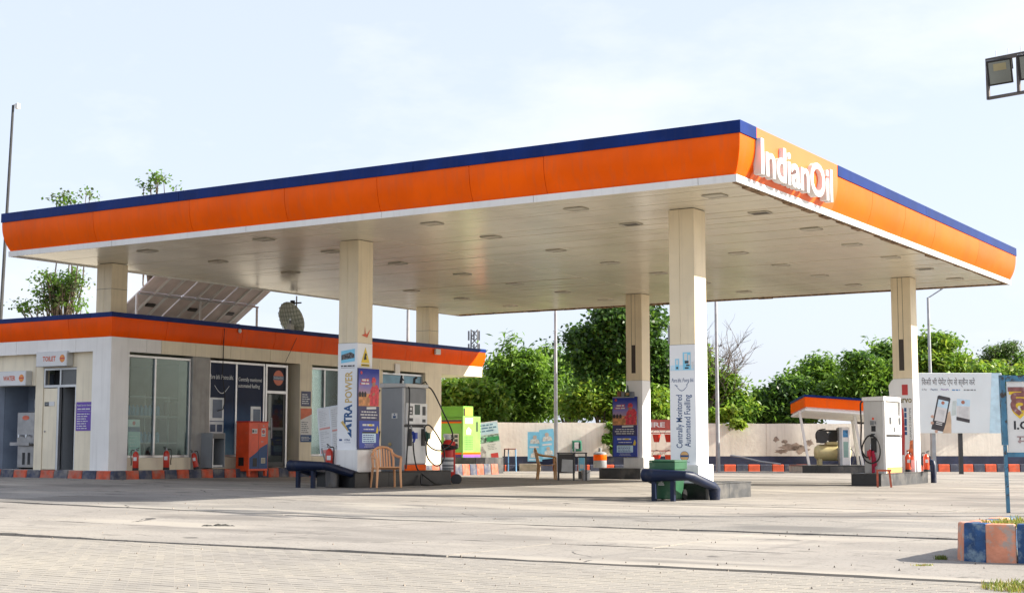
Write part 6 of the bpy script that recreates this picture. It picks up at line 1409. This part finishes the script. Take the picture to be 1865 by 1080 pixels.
# dark rag and stones on the concrete
rg = MB(); r_ = random.Random(8)
for cx_, cy_, rx_, ry_, h_ in ((-.10, 0, .13, .07, .018), (.06, .02, .12, .09, .026), (.19, -.02, .08, .05, .014)):
    q_ = [(cx_ + rx_ * math.cos(2 * PI * k_ / 14) * r_.uniform(.6, 1.2), cy_ + ry_ * math.sin(2 * PI * k_ / 14) * r_.uniform(.6, 1.2)) for k_ in range(14)]
    rg.add([(x_, y_, 0) for x_, y_ in q_] + [((x_ + cx_) / 2, (y_ + cy_) / 2, h_ * r_.uniform(.5, 1.2)) for x_, y_ in q_] + [(cx_, cy_, h_ * .8)], [(k_, (k_ + 1) % 14, 14 + (k_ + 1) % 14, 14 + k_) for k_ in range(14)] + [(14 + k_, 14 + (k_ + 1) % 14, 28) for k_ in range(14)])
g__ = grd(392, 957.5); o = solo(rg, 'rag', mat('oily_rag', (.05, .048, .042), .9), 'dark oily rag lying flat on the sunlit concrete, left foreground', 'rag', loc=(g__[0], g__[1], g__[2] - .003), rot=(0, 0, YAW))
pb_ = MB(); r_ = random.Random(9)
for _ in range(230):
    px, py = r_.uniform(30, 1840), r_.uniform(915, 1075); g = grd(px, py); s_ = r_.uniform(.006, .018)
    pb_.add([(g[0] - s_, g[1], g[2] - .01), (g[0] + s_, g[1] - s_, g[2] - .01), (g[0] + s_ * .5, g[1] + s_, g[2] - .01), (g[0], g[1], g[2] + s_)], [(0, 1, 3), (1, 2, 3), (2, 0, 3)])
props(pb_.build('loose_pebbles', mat('pebble', (.20, .17, .14), .9, var=.4, scale=20)), 'loose pebbles and grit scattered over the concrete', 'pebbles', kind='stuff')
# ---------------------------------------------------------------- trees
BARK = mat('bark', (.10, .075, .055), .9, var=.3, scale=6, bump=.5, bscale=30)
def leaves(rng, cen, rad, n, ll, lw, droop=.3):
    """n leaf blades spread through a clump; returns (n*4, 3)"""
    p = rng.normal(0, .5, (n, 3)) * np.array(rad) + np.array(cen)
    az = rng.uniform(0, 2 * PI, n); el = rng.normal(-droop, .45, n)
    d = np.stack([np.cos(az) * np.cos(el), np.sin(az) * np.cos(el), np.sin(el)], 1)
    up = rng.normal(0, .6, (n, 3)) + np.array([.25, .1, 1.0]); s = np.cross(d, up); s /= np.linalg.norm(s, axis=1, keepdims=True) + 1e-9
    L = ll * rng.uniform(.6, 1.35, (n, 1)); Wd = lw * rng.uniform(.7, 1.3, (n, 1))
    nn = np.cross(s, d)
    return np.stack([p, p + d * L * .5 + s * Wd - nn * L * .06, p + d * L - nn * L * .22, p + d * L * .5 - s * Wd - nn * L * .06], 1).reshape(-1, 3)
def crown_mesh(name, P, idx, mats):
    n = len(P) // 4; me = bpy.data.meshes.new(name)
    me.vertices.add(len(P)); me.vertices.foreach_set('co', P.astype('f').reshape(-1))
    me.loops.add(n * 4); me.loops.foreach_set('vertex_index', np.arange(n * 4, dtype='i'))
    me.polygons.add(n); me.polygons.foreach_set('loop_start', np.arange(0, n * 4, 4, dtype='i'))
    try: me.polygons.foreach_set('loop_total', np.full(n, 4, dtype='i'))
    except Exception: pass
    for m in mats: me.materials.append(m)
    me.polygons.foreach_set('material_index', idx.astype('i')); me.update(calc_edges=True); me.validate()
    return me
def tree(name, label, px, d, lobes, nclump, per, ll, lw, mats, seed, trunk=.14, clump=.60, droop=.3, group='trees beyond the boundary wall', base_z=0., fill=.12, limbs=16, tip=.06, shrink=13):
    """lobes: (px, py, radius_px_x, radius_px_y[, depth offset]) as seen in the picture, each turned into a real ball of foliage"""
    rng = np.random.default_rng(seed); base = Vector(back(uu(px, d), d, base_z))
    t_ = thing(name, label, 'tree', base[:], 0, group)
    LB = []
    for L in lobes:
        dd = d + (L[4] if len(L) > 4 else 0); c = Vector(dep(L[0], L[1], dd)) - base
        sh_ = shrink; LB.append((c, max(.25 * L[2], L[2] - sh_) * dd / F, max(.25 * L[3], L[3] - sh_ * 1.1) * dd / F))
    LB2 = []
    for c, rx, rz in LB:
        LB2.append((c, rx * .82, rz * .82))
        for _ in range(6 if rx > .6 else 2):
            v = rng.normal(0, 1, 3); v[2] += .25; v /= np.linalg.norm(v); k_ = rng.uniform(.22, .5)
            LB2.append((c + Vector((v[0] * rx, v[1] * rx, v[2] * rz)) * rng.uniform(.8, 1.12), rx * k_, rz * k_))
    LB = LB2
    w = np.array([rx * rz for c, rx, rz in LB]); w = w / w.sum()
    P = []; I = []; cc = []
    for _ in range(nclump):
        c, rx, rz = LB[rng.choice(len(LB), p=w)]
        v = rng.normal(0, 1, 3); v /= np.linalg.norm(v); q = rng.uniform(fill, 1.0) ** .6 * (rng.uniform(1., 1.3) if rng.random() < .18 else 1.)
        o = np.array([v[0] * rx, v[1] * rx, v[2] * rz]) * q + np.array(c); cc.append(o)
        k_ = int(per * rng.uniform(.5, 1.4)); s_ = clump * (rng.uniform(.6, 1.3) if np.linalg.norm((o - np.array(c)) / np.array([rx, rx, rz])) < 1.02 else rng.uniform(.3, .7)); k_ = int(k_ * min(1, (s_ / clump) ** 1.3 + .15))
        P.append(leaves(rng, o, (s_, s_, s_ * .62), k_, ll, lw, droop)); I.append(np.full(k_, rng.choice(len(mats), p=None)))
    P = np.concatenate(P); I = np.concatenate(I)
    link('crown', crown_mesh('crown', P, I, mats), t_)
    b = MB(); ctr = sum((c * rx for c, rx, rz in LB), Vector()) / sum(rx for c, rx, rz in LB)
    fork = Vector((ctr.x * .3, ctr.y * .3, max(.8, ctr.z * .45)))
    b.tube([(0, 0, -.2), (.04, .02, fork.z * .5), tuple(fork)], [trunk, trunk * .8, trunk * .65], 8)
    for i in range(limbs):
        e = Vector(cc[(i * 7) % len(cc)]); m_ = fork.lerp(e, .5) + Vector((rng.normal(0, .15), rng.normal(0, .15), rng.normal(.12, .1)))
        b.tube([tuple(fork - Vector((0, 0, rng.uniform(0, .3)))), tuple(m_), tuple(e)], [trunk * .4, trunk * .22, trunk * tip], 5, cap=False)
    b.build('trunk', BARK, t_, smooth=True)
    return t_
G1 = leafmat('leaf_bright', (.15, .265, .032)); G2 = leafmat('leaf_mid', (.10, .195, .026)); G3 = leafmat('leaf_dark', (.05, .115, .022), .3); G4 = leafmat('leaf_yellowgreen', (.20, .28, .032)); G5 = leafmat('leaf_deep', (.026, .062, .016), .25)
NE = dict(ll=.30, lw=.045, droop=.25)
tree('neem_tree', 'bright green bush just right of the shop end', 850, 58.5, [(850, 715, 50, 42), (820, 735, 40, 40), (885, 740, 40, 40)], 260, 75, .24, .06, [G1, G2, G4, G1], 11)
tree('neem_tree', 'feathery green neem with a pointed top left of the lamp post', 945, 61, [(928, 622, 18, 30), (945, 670, 48, 48), (915, 700, 40, 50), (975, 720, 50, 50), (930, 745, 70, 35)], 420, 80, .32, .045, [G1, G2, G2, G1], 12)
tree('neem_tree', 'dark mid green tree behind the left lamp post', 1030, 64, [(1010, 690, 50, 50), (1040, 720, 60, 50), (1000, 650, 25, 30)], 300, 75, .30, .05, [G2, G3, G1], 13)
tree('fig_tree', 'large dark green broad-leaved tree behind the back column', 1118, 58.5, [(1125, 600, 70, 50), (1070, 640, 50, 45), (1165, 640, 55, 60), (1110, 690, 65, 55), (1060, 615, 35, 25), (1185, 580, 30, 35), (1200, 690, 36, 50)], 560, 80, .19, .075, [G3, G5, G3, G2], 14, trunk=.2)
tree('garden_bush', 'light green bush growing over the wall below the dark tree', 1085, 57.3, [(1070, 735, 45, 32), (1120, 745, 40, 30), (1095, 715, 40, 30), (1180, 735, 50, 35)], 260, 75, .22, .06, [G1, G4, G2], 15)
tree('creeper', 'leafy creeper hanging over the wall beside the drum', 1114, 55.9, [(1117, 775, 12, 16, -.5), (1108, 800, 10, 12, -.65), (1122, 812, 11, 14, -.75)], 26, 45, .16, .07, [G1, G2], 16, trunk=.03, clump=.16, base_z=.25, limbs=8, shrink=2)
tree('neem_tree', 'yellow-green tree right of the front white column', 1318, 59.5, [(1310, 690, 32, 42), (1295, 730, 36, 45), (1335, 735, 34, 40), (1270, 680, 40, 60)], 300, 75, .24, .055, [G4, G1, G2, G2], 17)
tree('creeper', 'leafy sprays hanging over the wall right of the front white column', 1335, 58.6, [(1322, 752, 26, 16, -2.2), (1345, 772, 10, 12, -2.9), (1300, 757, 16, 12, -2.3)], 60, 45, .18, .07, [G1, G4], 18, trunk=.03, clump=.2, base_z=.0, limbs=3, shrink=3)
tree('round_tree', 'dark round tree left of the small orange canopy', 1400, 61, [(1402, 738, 42, 34), (1385, 752, 38, 28), (1435, 722, 40, 38), (1420, 750, 40, 28)], 330, 80, .24, .06, [G3, G2, G2, G5], 19)
tree('neem_tree', 'green tree with open top above the small orange canopy', 1475, 63, [(1470, 700, 40, 38), (1500, 688, 34, 36), (1490, 656, 18, 14), (1460, 735, 60, 34), (1515, 665, 14, 14)], 360, 80, .28, .05, [G2, G1, G1, G3], 20)
tree('neem_tree', 'bushy bright tree above the right of the small orange canopy', 1565, 61, [(1560, 650, 24, 24), (1575, 685, 42, 40), (1540, 710, 45, 40), (1600, 705, 38, 40)], 360, 80, .28, .05, [G1, G2, G1, G3], 21)
tree('neem_tree', 'dark tree peeping out left of the right-hand column', 1612, 66, [(1608, 640, 20, 28), (1640, 660, 40, 40), (1625, 700, 40, 40)], 240, 75, .26, .055, [G2, G3, G1], 22)
tree('neem_tree', 'tall leafy tree behind the billboard lamp post', 1715, 62, [(1705, 628, 34, 30), (1690, 660, 45, 35), (1740, 660, 34, 26), (1760, 690, 40, 30), (1700, 705, 60, 35)], 420, 80, .27, .05, [G1, G2, G1, G4], 23)
tree('acacia_tree', 'thin feathery grey-green tree at the right edge above the sign', 1820, 60, [(1812, 640, 30, 18), (1840, 632, 26, 14), (1795, 660, 24, 16), (1860, 655, 30, 24)], 110, 42, .15, .028, [leafmat('leaf_greygreen', (.09, .12, .05)), G2], 24, clump=.34, fill=.1, limbs=40, shrink=4)
tree('garden_bush', 'low green bush behind the blue framed sign', 1830, 58, [(1810, 685, 50, 25), (1860, 690, 50, 30), (1780, 700, 40, 22)], 240, 70, .24, .055, [G1, G2, G4], 25)
tree('peepal_tree', 'sparse leafy tree left of the shop roof column', 115, 50, [(120, 515, 42, 30), (90, 540, 36, 26), (140, 545, 30, 30), (45, 562, 34, 12), (118, 360, 34, 14), (160, 352, 10, 12)], 120, 26, .13, .045, [G2, G2, leafmat('leaf_greygreen', (.09, .12, .05))], 26, clump=.34, group='trees behind the shop', fill=.1, limbs=70, tip=.1, shrink=3, trunk=.12)
tree('peepal_tree', 'twiggy tree whose top shows above the canopy edge', 285, 49, [(290, 322, 24, 16), (270, 335, 20, 10), (325, 345, 10, 6), (285, 420, 40, 40)], 46, 26, .13, .045, [G2, G2, leafmat('leaf_greygreen', (.09, .12, .05))], 27, clump=.32, group='trees behind the shop', fill=.1, limbs=46, tip=.1, shrink=3, trunk=.12)
# bare tree
bt_ = bframe('bare_tree', 'leafless grey tree right of the front white column', 'tree', 1300, 59.0, 0, 0, 'trees beyond the boundary wall')
rng = random.Random(7); b = MB()
def twig(p, d, L, r, n):
    pts = [p]; q = p; dd = d.copy()
    for _ in range(4):
        dd = (dd + Vector((rng.gauss(0, .16), rng.gauss(0, .16), rng.gauss(.05, .12)))).normalized(); q = q + dd * L / 4; pts.append(q)
    b.tube([tuple(x) for x in pts], [r * (1 - .16 * i) for i in range(5)], 5, cap=False)
    if n:
        for k_ in range(3 if n > 1 else 4):
            i = rng.choice((2, 3, 4)); nd = (dd + Vector((rng.gauss(.1, .55), rng.gauss(0, .5), rng.gauss(.1, .4)))).normalized(); twig(pts[i], nd, L * rng.uniform(.55, .8), r * .55, n - 1)
twig(Vector((-.3, 0, -.1)), Vector((.0, 0, 1)), 2.4, .10, 0)
for k_ in range(8): twig(Vector((-.2, 0, 1.9 + .1 * k_)), Vector((rng.uniform(.0, 1.1), rng.uniform(-.4, .4), 1)).normalized(), 1.75, .05, 3)
b.build('branches', mat('dead_wood', (.16, .13, .11), .9), bt_)
